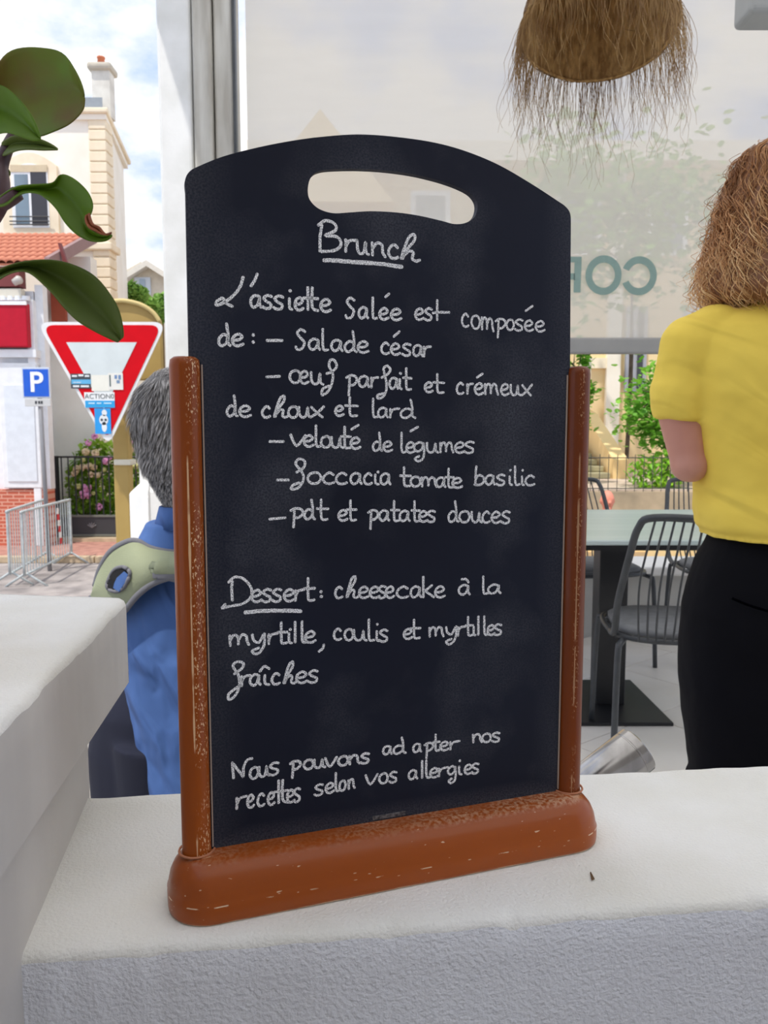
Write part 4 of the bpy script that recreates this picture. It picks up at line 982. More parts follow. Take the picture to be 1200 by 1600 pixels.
leaf([(-50, 250), (-50, 180), (-25, 135), (2, 131), (22, 146), (42, 168), (56, 192), (64, 217)], [(-50, 252), (-35, 245), (-10, 215), (10, 208), (25, 212), (40, 217), (54, 221), (64, 219)], M_leaf, .44, .42, .008)
leaf([(2, 222), (20, 212), (40, 212), (62, 217), (80, 225), (91, 233)], [(2, 245), (12, 242), (26, 236), (45, 234), (66, 235), (91, 234)], M_leaf2, .46, .45, .004)
leaf([(-4, 310), (12, 298), (30, 290), (60, 288), (86, 285), (93, 271), (112, 276), (132, 292), (143, 308), (146, 324), (140, 336), (134, 347), (138, 356), (148, 361), (160, 368), (175, 366)],
     [(-4, 324), (12, 320), (26, 307), (42, 301), (60, 303), (74, 313), (88, 328), (99, 346), (110, 359), (122, 369), (134, 375), (146, 378), (158, 378), (168, 376), (174, 371), (176, 368)], M_leaf, .45, .44, .006, n=30)
leaf([(133, 336), (132, 345), (138, 356), (148, 361), (158, 366), (167, 366), (175, 362)], [(140, 332), (146, 350), (155, 353), (160, 360), (166, 367), (172, 366), (175, 364)], M_burn, .438, .436, .001, name='scorched_edge', n=12)
leaf([(-8, 424), (18, 413), (50, 407), (85, 406), (118, 414), (148, 430), (170, 455), (186, 482), (193, 512), (194, 527)], [(-8, 442), (10, 430), (28, 424), (45, 426), (62, 440), (80, 458), (98, 480), (120, 502), (150, 520), (184, 536)], M_leaf2, .43, .445, .010, n=24, vein=None)
leaf([(0, 263), (6, 260), (12, 263), (16, 270)], [(0, 278), (6, 281), (12, 278), (16, 271)], M_leaf2, .47, .465, .001, n=6)
def sp(px, py, d): return aty(px, py, d)
stem = catmull([Vector((-.45, .50, ZC+.11)), Vector((-.42, .49, ZC+.2)), sp(-120, 480, .47), sp(-40, 380, .455), sp(0, 322, .452), sp(4, 290, .455), sp(2, 262, .46), sp(10, 235, .462), sp(20, 215, .468)], 6)
MB().tube(stem, [.0052*(1-.35*i/len(stem)) for i in range(len(stem))], 10).build('stem', M_stem, pl, smooth=True)
MB().tube(catmull([sp(-40, 380, .455), sp(-30, 420, .44), sp(-8, 433, .432)], 5), .003, 8).build('stalk', M_stem, pl, smooth=True)
MB().tube(catmull([sp(-2, 322, .452), sp(14, 312, .450), sp(30, 300, .449)], 5), [.0042]*10+[.002], 8).build('stalk', M_stem, pl, smooth=True)
# small dead leaf bits on the ledge
M_bit = mat('dry_bit', (110, 84, 56), .9)
a = onz(922, 1364, ZL+.0005); b_ = onz(926, 1376, ZL+.0005)
MB().add([a, a+Vector((.0006, .0, .001)), b_+Vector((.0015, 0, .0015)), b_+Vector((-.0008, 0, .0004))], [(0, 1, 2, 3)]).build('dry_twig', M_bit, None, label='tiny dry twig on the white wall, right of the chalkboard base', cat='twig', solid=.0006)
# ------------------------------------------------------------------ BACKDROP: street at the left
def aab(mb, px0, px1, py0, py1, y, dep): # box whose front face covers these pixels at distance y
    return mb.box(aty(px0, py0, y).x, aty(px1, py0, y).x, y, y+dep, aty(px0, py1, y).z, aty(px0, py0, y).z)
M_plaster = mat('cream_plaster', (246, 240, 228), .9, (236, 228, 212), 1.2)
M_quoin = mat('quoin_stone', (240, 226, 200), .9, (232, 216, 188), 4)
M_grey = mat('slate_roof_grey', (150, 158, 164), .7)
M_wtrim = mat('white_paint', (238, 240, 242), .5)
M_glass = mat('window_glass', (120, 142, 158), .08, (88, 104, 118), .8, spec=.8)
M_dark = mat('window_dark', (58, 58, 64), .3)
M_iron = mat('iron_black', (38, 38, 42), .6)
# tall house with stone quoins
YH = 18.0
th_ = thing('house', (-7.5, YH, -1.1), 'tall cream house with stone quoins and a chimney, at the left edge', 'house')
xr_ = X(167, YH, 290); zc = Z(180, YH); zlow = -1.4
bk = (X(193, 21.0, 260), 21.0)
MB().prism([(-16, YH), (xr_, YH), bk, (-16, 21.0)], zlow, zc).build('wall', M_plaster, th_)
MB().prism([(-16.2, YH-.15), (xr_+.12, YH-.15), (bk[0]+.14, 21.2), (-16.2, 21.2)], zc, zc+.12).build('cornice', M_quoin, th_, bevel=.03)
MB().prism([(-16.1, YH-.08), (xr_+.06, YH-.08), (bk[0]+.08, 21.12), (-16.1, 21.12)], zc-.12, zc-.002).build('cornice_moulding', M_plaster, th_)
MB().prism([(-15.9, YH-.1), (xr_-.0, YH-.1), (xr_-.7, YH+1.6), (-15, YH+1.6)], zc+.12, zc+.34).build('roof', M_grey, th_)
q0 = None; ph = (Z(190, YH)-Z(470, YH))/17
for i in range(24):
    z = Z(186, YH)-ph*(i+1)
    if q0 is None: q0 = MB().box(X(142, YH, 290), xr_+.035, YH-.05, YH+.4, 0, ph*.95).build('quoin_block', M_quoin, th_, bevel=.02, seg=1); q = q0
    else: q = q0.copy(); COL.objects.link(q)
    q.location = Vector((0, 0, z)); q.location.z = z
MB().box(X(98, YH), xr_+.10, YH-.12, YH+.5, Z(392, YH), Z(380, YH)).build('string_course', M_quoin, th_, bevel=.03)
# chimney
chx0, chx1 = X(143, YH+.3, 120), X(171, YH+.3, 120)
cm = MB(); cm.box(chx0, chx1-.0, YH+.3, YH+.62, zc+.1, Z(100, YH+.3)).build('chimney', mat('chimney_render', (226, 222, 212), .9, (205, 200, 190), 3), th_)
chn = [o for o in KIDS(th_) if o.name.startswith('chimney')][0]
MB().box(chx0-.08, chx1+.06, YH+.2, YH+.75, Z(100, YH), Z(88, YH)).build('chimney_cap', mat('chimney_cap', (196, 188, 172), .9), chn, bevel=.06)
MB().lathe([(.09, 0), (.075, .15), (.09, .16), (.09, .19)], (X(154, YH+.3, 85), YH+.45, Z(88, YH)), 16).build('chimney_pot', mat('pot_orange', (206, 120, 84), .8), chn, smooth=True)
# arched window
def arch_pts(x0, x1, z0, z1, rise, n=10): return [(x0, z0), (x1, z0)]+[(x1+(x0-x1)*i/n, z1+rise*math.sin(PI*i/n)) for i in range(n+1)]
wx0, wx1, wz0, wz1 = X(22, YH, 310), X(79, YH, 310), Z(358, YH), Z(268, YH)
fr = MB().prism(arch_pts(wx0-.22, wx1+.2, wz0-.2, wz1+.1, .28), YH-.10, YH+.02, 'y').build('window_surround', M_quoin, th_)
wn = MB().prism(arch_pts(wx0, wx1, wz0, wz1, .14), YH-.115, YH-.10, 'y').build('window', M_wtrim, th_)
MB().box(wx0+.08, (wx0+wx1)/2-.03, YH-.125, YH-.115, wz0+.08, wz1-.1).build('pane', M_glass, wn)
MB().box((wx0+wx1)/2+.03, wx1-.03, YH-.125, YH-.115, wz0+.05, wz1-.02).build('pane', M_dark, wn)
MB().box(wx0, wx1, YH-.13, YH-.115, wz1-.05, wz1+.10).build('blind_box', mat('blind_beige', (206, 190, 160), .8), wn)
for z in (wz0+.05, wz0+.22, wz0+.12): MB().tube([(wx0-.03, YH-.2, z), (wx1+.03, YH-.2, z)], .014, 5).build('rail', M_iron, wn)
# shop with tiled roof
YP = 14.6
shop = thing('shop', (X(30, YP), YP, -1.0), 'small white shop with terracotta tiled roof and red fascia sign', 'shop')
M_rtile = mat('terracotta_tile', (198, 128, 100), .85, (170, 98, 74), 3)
M_maroon = mat('maroon_paint', (120, 52, 50), .6)
M_red = mat('fascia_red', (190, 24, 48), .5, spec=.2)
zt0, zt1 = Z(417, YP), Z(370, YP+2.2)
xl, xe = -9.5, X(96, YP)
MB().prism([(xl, YP), (X(62, YP), YP), (X(88, YP+2), YP+2.0), (xl, YP+2.2)], -1.1, Z(455, YP)).build('wall', mat('shop_white', (238, 240, 244), .6), shop)
tt = None; nrow = 7; ncol = 22
for r_ in range(nrow):
    s0 = r_/nrow
    for c in range(ncol):
        x = xe-.10-c*.145 - .0*r_
        y = YP-.3+2.4*s0; z = zt0+(zt1-zt0)*s0
        if tt is None:
            hp = [(-.075, 0), (-.055, .035), (-.02, .052), (.02, .052), (.055, .035), (.075, 0)]
            m_ = MB(); L = 2.4/nrow*1.12; dz = (zt1-zt0)/nrow*1.12
            vs = [(a, 0, b+.02) for a, b in hp]+[(a*.9, L, b+dz) for a, b in hp]+[(a, 0, b) for a, b in hp]
            m_.add(vs, [(i, i+1, i+7, i+6) for i in range(5)]+[(12+i, 13+i, i+1, i) for i in range(5)])
            o = m_.build('roof_tile', M_rtile, shop, smooth=False); tt = o; base = Vector(o.location)
            o.data.transform(Matrix.Translation(wloc(shop)))
        else: o = tt.copy(); COL.objects.link(o)
        o.location = Vector((x, y, z))-wloc(shop)
MB().add([(xl, YP-.3, zt0-.03), (xe, YP-.3, zt0-.03), (xe, YP+2.1, zt1-.03), (xl, YP+2.1, zt1-.03)], [(0, 1, 2, 3)]).build('roof_deck', M_rtile, shop, solid=.03)
MB().box(xl, X(52, YP), YP-.28, YP-.02, Z(452, YP), zt0-.05).build('soffit', M_maroon, shop)
MB().add([(xe, YP-.32, zt0-.12), (xe, YP-.32, zt0+.10), (xe, YP+2.1, zt1+.10), (xe, YP+2.1, zt1-.15)], [(0, 1, 2, 3)]).build('bargeboard', mat('bargeboard_grey', (150, 120, 118), .7), shop, solid=.09)
MB().add([(X(97, YP), YP+.2, Z(376, YP)), (X(101, YP), YP+.2, Z(376, YP)), (X(110, YP), YP+.2, Z(407, YP)), (X(104, YP), YP+.2, Z(407, YP))], [(0, 1, 2, 3)]).build('gable_board', M_maroon, shop, solid=.08)
for i in range(5):
    xx = X(6+i*11, YP-.2); MB().lathe([(.001, 0), (.075, .0), (.075, .08)], (xx, YP-.2, Z(470, YP-.2)), 12).build('awning_scallop', M_wtrim, shop)
MB().box(xl, X(53, YP), YP-.26, YP-.1, Z(470, YP)+.02, Z(455, YP)).build('awning_box', mat('awning_cream', (222, 216, 200), .8), shop)
sg = MB().box(xl, X(53.5, YP-.2), YP-.3, YP-.1, Z(543, YP-.2), Z(475, YP-.2)).build('fascia_sign', M_red, shop, bevel=.02)
MB().box(xl, X(54.5, YP-.2), YP-.32, YP-.28, Z(478, YP-.2), Z(472, YP-.2)).build('sign_rail', M_wtrim, sg)
MB().box(X(54, YP), X(66, YP), YP-.15, YP+.1, -1.0, Z(470, YP)).build('white_pilaster', M_wtrim, shop, bevel=.02)
MB().box(xl, X(70, YP), YP-.22, YP, Z(560, YP), Z(548, YP)).build('door_head', M_wtrim, shop)
wp = MB().box(X(8, YP), X(68, YP), YP-.16, YP-.02, Z(762, YP), Z(568, YP)).build('window_frame', M_wtrim, shop, bevel=.02)
MB().box(X(16, YP), X(62, YP), YP-.18, YP-.155, Z(752, YP), Z(602, YP)).build('panel', mat('pale_shutter', (226, 232, 238), .5), wp, bevel=.01)
M_brick = mat('brick_red', (196, 108, 84), .85, (178, 92, 70), 4)
bt = t = M_brick.node_tree; bb_ = t.nodes['Principled BSDF']; tcb = next(n for n in t.nodes if n.type == 'TEX_COORD'); bk_ = t.nodes.new('ShaderNodeTexBrick')
bk_.inputs['Color1'].default_value = lin((200, 104, 80)); bk_.inputs['Color2'].default_value = lin((182, 92, 70)); bk_.inputs['Mortar'].default_value = lin((214, 160, 138)); bk_.inputs['Scale'].default_value = 1
bk_.inputs['Brick Width'].default_value = .22; bk_.inputs['Row Height'].default_value = .07; bk_.inputs['Mortar Size'].default_value = .012
mpb = t.nodes.new('ShaderNodeMapping'); mpb.inputs['Rotation'].default_value = (PI/2, 0, 0); t.links.new(tcb.outputs['Object'], mpb.inputs[0]); t.links.new(mpb.outputs[0], bk_.inputs[0]); t.links.new(bk_.outputs[0], bb_.inputs['Base Color'])
MB().box(xl, X(75, YP), YP-.12, YP+.2, -1.05, Z(764, YP)).build('brick_plinth', M_brick, shop)
MB().box(X(64, YP), X(76, YP), YP+.0, YP+.2, Z(764, YP), Z(445, YP)).build('corner_post', M_wtrim, shop)
lm = thing('spotlight', (X(36, YP), YP-.34, Z(438, YP)), 'small metal spotlight under the shop eaves', 'lamp')
MB().lathe([(.06, 0), (.08, .12), (.05, .16)], (X(31, YP-.4), YP-.36, Z(441, YP-.4)), 12, rot=Matrix.Rotation(1.1, 3, 'Y')).build('head', mat('spot_metal', (196, 190, 182), .4), lm, smooth=True)
MB().tube([(X(36, YP-.3), YP-.3, Z(438, YP)), (X(46, YP), YP-.2, Z(432, YP))], .025, 6).build('arm', M_maroon, lm)
# plain rendered wall and red-brown building edge between shop and tall house
MB().box(X(76, 16.2), X(150, 16.2), 16.25, 16.6, -1.0, Z(400, 16.2)).build('party_wall', mat('grey_render', (246, 244, 236), .9, (226, 224, 216), .9), None, label='pale rendered wall between the shop and the hydrangeas', cat='wall')
MB().box(X(88, 16.1), X(110, 16.1), 16.1, 16.2, Z(502, 16.1), Z(455, 16.1)).build('shutter', mat('rust_red', (168, 84, 60), .8), None, label='rust red shutter above the yield sign on the pale rendered wall', cat='shutter')
# garden gate and fence in front of hydrangeas
YG = 15.3
gate = thing('garden_gate', (X(130, YG), YG, -1.0), 'black metal garden gate with vertical bars and a solid lower panel', 'gate')
zt = Z(714, YG); zp = Z(806, YG); zbt = Z(836, YG)
MB().box(X(77, YG), X(88, YG), YG-.06, YG+.06, -1.0, zt+.02).build('gate_post', M_iron, gate)
MB().tube([(X(77, YG), YG, zt), (X(182, YG), YG, zt)], .02, 6).build('top_rail', M_iron, gate)
gp = MB().box(X(88, YG), X(182, YG), YG-.02, YG+.02, zbt, zp).build('lower_panel', mat('panel_black', (56, 57, 60), .5), gate)
for z in (zp, zbt): MB().box(X(88, YG), X(182, YG), YG-.04, YG+.04, z-.02, z+.02).build('rail', mat('rail_grey', (110, 112, 104), .6), gp)
em = MB()
for k in range(5):
    a = (k-2)*.5; c = Vector((X(139, YG), YG-.03, Z(824, YG))); em.tube([c, c+Vector((math.sin(a)*.10, 0, math.cos(a)*.10))], .012, 5)
em.build('palmette_emblem', mat('emblem_grey', (128, 128, 130), .5), gp)
b0 = None
for i in range(9):
    x = X(94+i*10.6, YG)
    if b0 is None: b0 = MB().tube([(x, YG, zp), (x, YG, zt)], .014, 5).build('bar', M_iron, gate); bx_ = x; o = b0
    else: o = b0.copy(); COL.objects.link(o); o.location = b0.location+Vector((x-bx_, 0, 0))
fn = thing('garden_fence', (X(205, YG), YG, -1.0), 'black barred fence in front of hydrangeas, right of the ochre post', 'fence')
MB().tube([(X(182, YG), YG, zt), (X(262, YG), YG, zt)], .02, 6).build('top_rail', M_iron, fn)
b0 = None
for i in range(9):
    x = X(193+i*8.6, YG)
    if b0 is None: b0 = MB().tube([(x, YG, -1.0), (x, YG, zt)], .014, 5).build('bar', M_iron, fn); bx_ = x
    else: o = b0.copy(); COL.objects.link(o); o.location = b0.location+Vector((x-bx_, 0, 0))
MB().box(X(78, YG), X(262, YG), YG-.25, YG+.3, -1.0, -.93).build('step', M_kerb, None, label='pale stone threshold under the garden gate', cat='threshold')
# hydrangea
def foliage(name, c, r, n, size, m, parent=None, rnd=random.Random(5), label=None):
    mb = MB()
    for i in range(n):
        while True:
            v = Vector((rnd.uniform(-1, 1), rnd.uniform(-1, 1), rnd.uniform(-1, 1)))
            if .25 < v.length < 1: break
        p = Vector(c)+Vector((v.x*r[0], v.y*r[1], v.z*r[2])); s = size*rnd.uniform(.6, 1.3)
        R = Matrix.Rotation(rnd.uniform(0, 6.3), 3, 'Z') @ Matrix.Rotation(rnd.uniform(-1.1, 1.1), 3, 'X')
        mb.add([p+R @ Vector(q)*s for q in ((-.02, -.5, 0), (.34, -.1, .08), (0, .6, -.06), (-.34, -.1, .08))], [(0, 1, 2), (0, 2, 3)])
    return mb.build(name, m, parent, kind='stuff' if parent is None else None, label=label)
M_hy = leafmat('hydrangea_leaf', (178, 210, 82), (120, 168, 54), 3)
M_pinks = [mat('petal_pink', (226, 160, 200), .8, (212, 140, 186), 20), mat('petal_cream', (226, 200, 170), .8, (206, 190, 140), 12), mat('petal_lime', (206, 206, 140), .8, (190, 190, 120), 20)]
hyd = thing('hydrangea_bush', (X(150, 15.9), 15.9, -1.0), 'hydrangea bush with pink and cream flower heads behind the garden gate', 'shrub')
hyf = MB()
r5 = random.Random(5)
foliage('foliage', (X(158, 15.9), 15.75, -.05), (.74, .22, 1.12), 3000, .13, M_hy, hyd)
for i in range(5): MB().tube([(X(130+i*12, 15.95), 15.95, -1.0), (X(125+i*14, 15.9), 15.9, -.2)], .02, 5).build('stem', mat('bush_stem', (110, 90, 60), .9), hyd)
def flower(px, py, r, m, par, y=15.5):
    mb = MB(); c = aty(px, py, y); R = r/F*y
    for k in range(26):
        v = Vector((r5.gauss(0, 1), r5.gauss(0, 1), r5.gauss(0, 1))).normalized(); mb.ball(c+v*R*.72, R*.38, 6, 4)
    mb.build('flower_head', m, par, smooth=True)
for px, py, r, k in ((133, 772, 9, 0), (136, 762, 7, 0), (155, 792, 6, 0), (165, 720, 6, 0), (134, 706, 6, 1), (149, 708, 6, 1), (120, 733, 6, 1), (129, 730, 6, 1), (140, 729, 6, 1), (116, 740, 5, 1), (142, 741, 5, 1), (152, 742, 5, 1), (147, 730, 5, 1), (130, 718, 4, 2), (122, 760, 5, 2), (138, 692, 5, 0), (162, 734, 4, 2), (148, 682, 5, 0), (171, 716, 4, 0), (146, 771, 3, 2)):
    flower(px, py, r, M_pinks[k], hyd)
hy2 = thing('hydrangea_bush', (X(212, 15.9), 15.9, -1.0), 'tall pink hydrangea bush just left of the grey haired head', 'shrub')
foliage('foliage', (X(214, 15.9), 15.75, -.0), (.38, .22, 1.05), 1300, .12, M_hy, hy2, rnd=random.Random(8))
for px, py, r, k in ((201, 690, 7, 0), (205, 702, 5, 1), (197, 716, 4, 0), (212, 728, 5, 2), (218, 700, 5, 0)): flower(px, py, r, M_pinks[k], hy2)
# far gabled house, shrubs in front of it
YF = 30
gh_ = thing('house', (X(228, YF), YF, -1.1), 'distant pale gabled house beside the white column', 'house')
MB().prism([(X(198, YF), -1.1), (X(262, YF), -1.1), (X(262, YF), Z(426, YF)), (X(228, YF), Z(409, YF)), (X(198, YF), Z(426, YF))], YF, YF+5, 'y').build('wall', mat('far_wall', (218, 208, 190), .9), gh_)
for a, b in (((194, 427), (228, 406)), ((228, 406), (264, 429))):
    p, q = aty(a[0], a[1], YF-.4), aty(b[0], b[1], YF-.4)
    MB().add([p, q, q+Vector((0, 0, -.22)), p+Vector((0, 0, -.22)), p+Vector((0, 5.5, 0)), q+Vector((0, 5.5, 0)), q+Vector((0, 5.5, -.22)), p+Vector((0, 5.5, -.22))], [(0, 1, 2, 3), (4, 7, 6, 5), (0, 4, 5, 1), (3, 2, 6, 7), (0, 3, 7, 4), (1, 5, 6, 2)]).build('roof', mat('far_roof', (226, 220, 208), .8), gh_)
wn = MB().box(X(219, YF), X(243, YF), YF-.1, YF, Z(462, YF), Z(434, YF)).build('window', mat('far_shutter', (206, 214, 222), .7), gh_)
MB().box(X(227, YF), X(235, YF), YF-.14, YF-.1, Z(460, YF), Z(437, YF)).build('pane', mat('far_pane', (160, 176, 190), .3), wn)
M_bush = leafmat('bush_green', (166, 204, 108), (128, 170, 80), 2)
for px, py, rx, rz, lb, yb in ((203, 462, .62, .38, 'green shrub left of the distant gabled house window', 21.5), (230, 482, .45, .35, 'low green shrub below the distant gabled house window', 23.6), (253, 482, .35, .5, 'pale green shrub against the white column', 25.8)):
    c = aty(px, py, yb); s_ = thing('shrub', (c.x, yb, -1.1), lb, 'shrub'); foliage('foliage', c, (rx*.8, .4, rz), 700, .22, M_bush, s_, rnd=random.Random(px)); MB().tube([(c.x, yb, -1.1), (c.x, yb, c.z)], .06, 6).build('stem', mat('bush_stem', (110, 90, 60), .9), s_)
# yield sign on its ochre post, ochre rounded panel behind
YY = 5.7
M_ochre = mat('ochre_paint', (176, 148, 84), .6, (166, 138, 76), 3)
pst = thing('ochre_panel', (X(189, YY+.3), YY+.3, -1.1), 'ochre street panel with rounded top standing behind the yield sign', 'panel')
pp = [(X(192, 6.1), Z(620, 6.1)), (X(262, 6.1), Z(620, 6.1))]
cxp = X(190, 6.1); zz0 = Z(620, 6.1)
arcp = [(X(258, 6.1), Z(600, 6.1)), (X(258, 6.1), Z(502, 6.1)), (X(246, 6.1), Z(488, 6.1)), (X(228, 6.1), Z(477, 6.1)), (X(205, 6.1), Z(472, 6.1)), (X(180, 6.1), Z(471, 6.1)), (X(150, 6.1), Z(474, 6.1)), (X(125, 6.1), Z(486, 6.1)), (X(112, 6.1), Z(502, 6.1)), (X(112, 6.1), Z(600, 6.1))]
# only the part above and right of the sign is seen; panel narrows to its post
arcp = [(X(256, 6.1), Z(594, 6.1)), (X(256, 6.1), Z(504, 6.1)), (X(246, 6.1), Z(489, 6.1)), (X(228, 6.1), Z(477, 6.1)), (X(205, 6.1), Z(471, 6.1)), (X(190, 6.1), Z(471, 6.1)), (X(172, 6.1), Z(474, 6.1)), (X(152, 6.1), Z(484, 6.1)), (X(140, 6.1), Z(500, 6.1)), (X(140, 6.1), Z(594, 6.1))]
MB().prism(arcp, 6.1, 6.16, 'y').build('board', M_ochre, pst, bevel=.01)
rim_ = [Vector((x, 6.085, z)) for x, z in arcp[1:9]]
MB().tube(catmull(rim_, 4), .018, 6).build('rim', mat('ochre_light', (206, 184, 122), .6), pst, smooth=True)
MB().box(X(178, 6.02), X(202, 6.02), 5.98, 6.09, -1.1, Z(600, 6.02)).build('post', M_ochre, pst, bevel=.012)
MB().box(X(176, 5.96), X(203, 5.96), 5.955, 6.10, Z(727, 5.96), Z(718, 5.96)).build('clamp', mat('clamp_pale', (214, 208, 190), .5), pst, bevel=.01)
ys = thing('yield_sign', (X(170, YY), YY, -1.1), 'red and white triangular yield sign with stickers on it', 'road sign')
def tri(corners, r, y0, y1, n=6):
    P = [Vector((aty(*c, YY).x, 0, aty(*c, YY).z)) for c in corners]; out = []
    for i in range(3):
        p = P[i]; a = (P[i-1]-p).normalized(); b = (P[(i+1) % 3]-p).normalized()
        A = p+a*r; Bz = p+b*r
        for k in range(n+1):
            t = k/n; q = A*(1-t)**2+p*2*t*(1-t)+Bz*t*t; out.append((q.x, q.z))
    return out
outer_ = [(57, 503), (260, 503), (169, 698)]; 
MB().prism(tri(outer_, .10, 0, 0), YY, YY+.012, 'y').build('back_plate', mat('sign_white', (236, 236, 236), .45), ys)
MB().prism(tri([(66, 508), (253, 508), (168, 688)], .09, 0, 0), YY-.004, YY, 'y').build('red_border', mat('sign_red', (212, 2, 22), .5, spec=.15), ys)
MB().prism([(aty(*c, YY).x, aty(*c, YY).z) for c in ((104, 535), (214, 535), (163, 640))], YY-.007, YY-.004, 'y').build('white_triangle', mat('sign_pale', (214, 222, 222), .45), ys)
MB().box(X(170, YY), X(190, YY), YY+.012, YY+.30, Z(640, YY), Z(625, YY)).build('clamp', M_steel, ys)
MB().box(X(170, YY), X(190, YY), YY+.012, YY+.30, Z(560, YY), Z(545, YY)).build('clamp', M_steel, ys)
def stick(px0, px1, py0, py1, col, lb, lay=0, name='sticker', par=None):
    y = YY-.008-.001*lay
    return MB().box(X(px0, y), X(px1, y), y-.0006, y, Z(py1, y), Z(py0, y)).build(name, mat('print_%d_%d_%d' % col, col, .5), par or ys, label=lb)
s1 = stick(114, 145, 584, 607, (60, 66, 74), 'dark grey and blue sticker with small white print')
stick(115, 145, 593, 600, (96, 178, 222), None, 1, 'print', s1)
for k, (a, b, c, d_) in enumerate(((116, 124, 586, 589), (126, 134, 585, 588), (136, 143, 586, 589), (117, 127, 602, 605), (129, 142, 602, 605), (118, 130, 597, 598))): stick(a, b, c, d_, (226, 230, 232), None, 2, 'print', s1)
stick(146, 174, 586, 611, (238, 236, 224), 'blank cream sticker')
s2 = stick(172, 195, 583, 609, (232, 230, 222), 'off-white sticker with small blue drawing', 1)
stick(182, 186, 586, 592, (110, 140, 180), None, 2, 'print', s2); stick(188, 192, 586, 593, (110, 140, 180), None, 2, 'print', s2); stick(185, 190, 594, 599, (120, 146, 176), None, 2, 'print', s2); stick(174, 176, 586, 604, (70, 90, 90), None, 2, 'print', s2)
s3 = stick(134, 181, 613, 637, (238, 240, 240), 'white and blue sticker reading ACTION', 1)
stick(135, 181, 626, 637, (40, 160, 222), None, 2, 'print', s3)
yy = YY-.0115
text('lettering', 'ACTION0', mat('print_text', (110, 116, 116), .6), .050, facing(Vector((X(157.5, yy), yy, Z(619.5, yy)))), s3, .0004)
for a, b in ((140, 150), (153, 160), (164, 176)): stick(a, b, 629, 631, (190, 226, 244), None, 3, 'print', s3)
s4 = stick(149, 174, 638, 678, (36, 152, 226), 'blue sticker with a white skull drawing', 1)
def blob(cx, cz, rx, rz, col, lay, nm='print'):
    y = YY-.010-.0006*lay; c = aty(cx, cz, y); k = y/F
    MB().prism([(c.x+rx*k*math.cos(2*PI*i/16), c.z+rz*k*math.sin(2*PI*i/16)) for i in range(16)], y-.0003, y, 'y').build(nm, mat('print_%d_%d_%d' % col, col, .5), s4)
blob(162, 656, 7, 8, (226, 230, 232), 1); blob(163, 645, 4, 5, (226, 230, 232), 1); blob(163, 667, 4, 8, (226, 230, 232), 1); blob(159, 656, 2, 2, (50, 60, 70), 3); blob(165, 656, 2, 2, (50, 60, 70), 3); blob(162, 661, 2.6, 1, (50, 60, 70), 3)
# parking sign
YK = 12.3
ps = thing('parking_sign', (X(65, YK), YK, -1.1), 'blue P parking sign with a small white plate on a grey post', 'road sign')
MB().tube([(X(62, YK), YK+.05, Z(570, YK)), (X(66.5, YK), YK+.05, -1.1)], .035, 10).build('post', mat('post_grey', (138, 138, 142), .5), ps, smooth=True)
MB().box(X(38.5, YK), X(81.5, YK), YK, YK+.015, Z(622, YK), Z(574, YK)).build('back_plate', mat('plate_pale', (196, 206, 220), .4), ps, bevel=.007)
bpn = MB().box(X(40.5, YK), X(79.5, YK), YK-.005, YK, Z(619.5, YK), Z(577, YK)).build('blue_panel', mat('sign_blue', (16, 92, 208), .4), ps)
text('letter_p', 'P', mat('white_letter', (244, 246, 250), .5), .44, facing(Vector((X(60.5, YK), YK-.008, Z(598.5, YK)))), bpn, .001, off=.008)
sp_ = MB().box(X(41, YK), X(81, YK), YK, YK+.01, Z(635, YK), Z(623, YK)).build('small_plate', mat('plate_white', (206, 206, 204), .5), ps, bevel=.007)
for a in (57, 62, 66): MB().box(X(a, YK), X(a+3, YK), YK-.004, YK, Z(631, YK), Z(626.5, YK)).build('print', M_wire, sp_)
# crowd barriers
M_galv = mat('galvanised_steel', (196, 204, 204), .4, (168, 176, 178), 12)
def barrier(label):
    t = thing('crowd_barrier', (0, 0, 0), label, 'barrier', 'galvanised crowd barriers'); Lb = 2.15; zb_, zt_ = .18, 1.1
    fr = catmull([(0, 0, zb_), (0, 0, 1.0), (.03, 0, 1.08), (.12, 0, zt_), (Lb-.12, 0, zt_), (Lb-.03, 0, 1.08), (Lb, 0, 1.0), (Lb, 0, zb_)], 4)
    MB().tube(fr, .021, 8).build('frame', M_galv, t, smooth=True); MB().tube([(0, 0, zb_), (Lb, 0, zb_)], .019, 8).build('lower_rail', M_galv, t, smooth=True)
    b0 = None
    for i in range(17):
        if b0 is None: b0 = MB().tube([(0, 0, zb_), (0, 0, zt_-.01)], .008, 5).build('bar', M_galv, t); o = b0
        else: o = b0.copy(); COL.objects.link(o)
        o.location = (.12+i*(Lb-.24)/16, 0, 0)
    for x in (.06, Lb-.06):
        MB().tube([(x, -.30, 0), (x, -.03, zb_), (x, .03, zb_), (x, .30, 0)], .018, 6).build('foot', M_galv, t, smooth=True)
    return t
def place(o, a, b):
    d = b-a; o.location = (a.x, a.y, -1.1); o.rotation_euler = (0, 0, math.atan2(d.y, d.x))
bA = barrier('front crowd barrier, the nearer one, with red and white tape on it')
place(bA, Vector((X(28, 11.0), 11.0, 0)), Vector((X(100, 13.0), 13.0, 0)))
bB = copy_tree(bA); bB['label'] = 'crowd barrier behind the taped one, beside the brick plinth'
place(bB, Vector((X(5, 11.1), 11.1, 0)), Vector((X(64, 13.1), 13.1, 0)))
tp = None
for i, z in enumerate([.42, .52, .62, .72, .82, .92]):
    m_ = (mat('tape_red', (206, 40, 50), .6), mat('tape_white', (240, 238, 236), .6))[i % 2]
    MB().box(1.50-.02*i, 1.60-.02*i, -.03, -.024, z, z+.10, rot=Matrix.Rotation(.15, 3, 'Y')).build('tape', m_, None).parent = bA
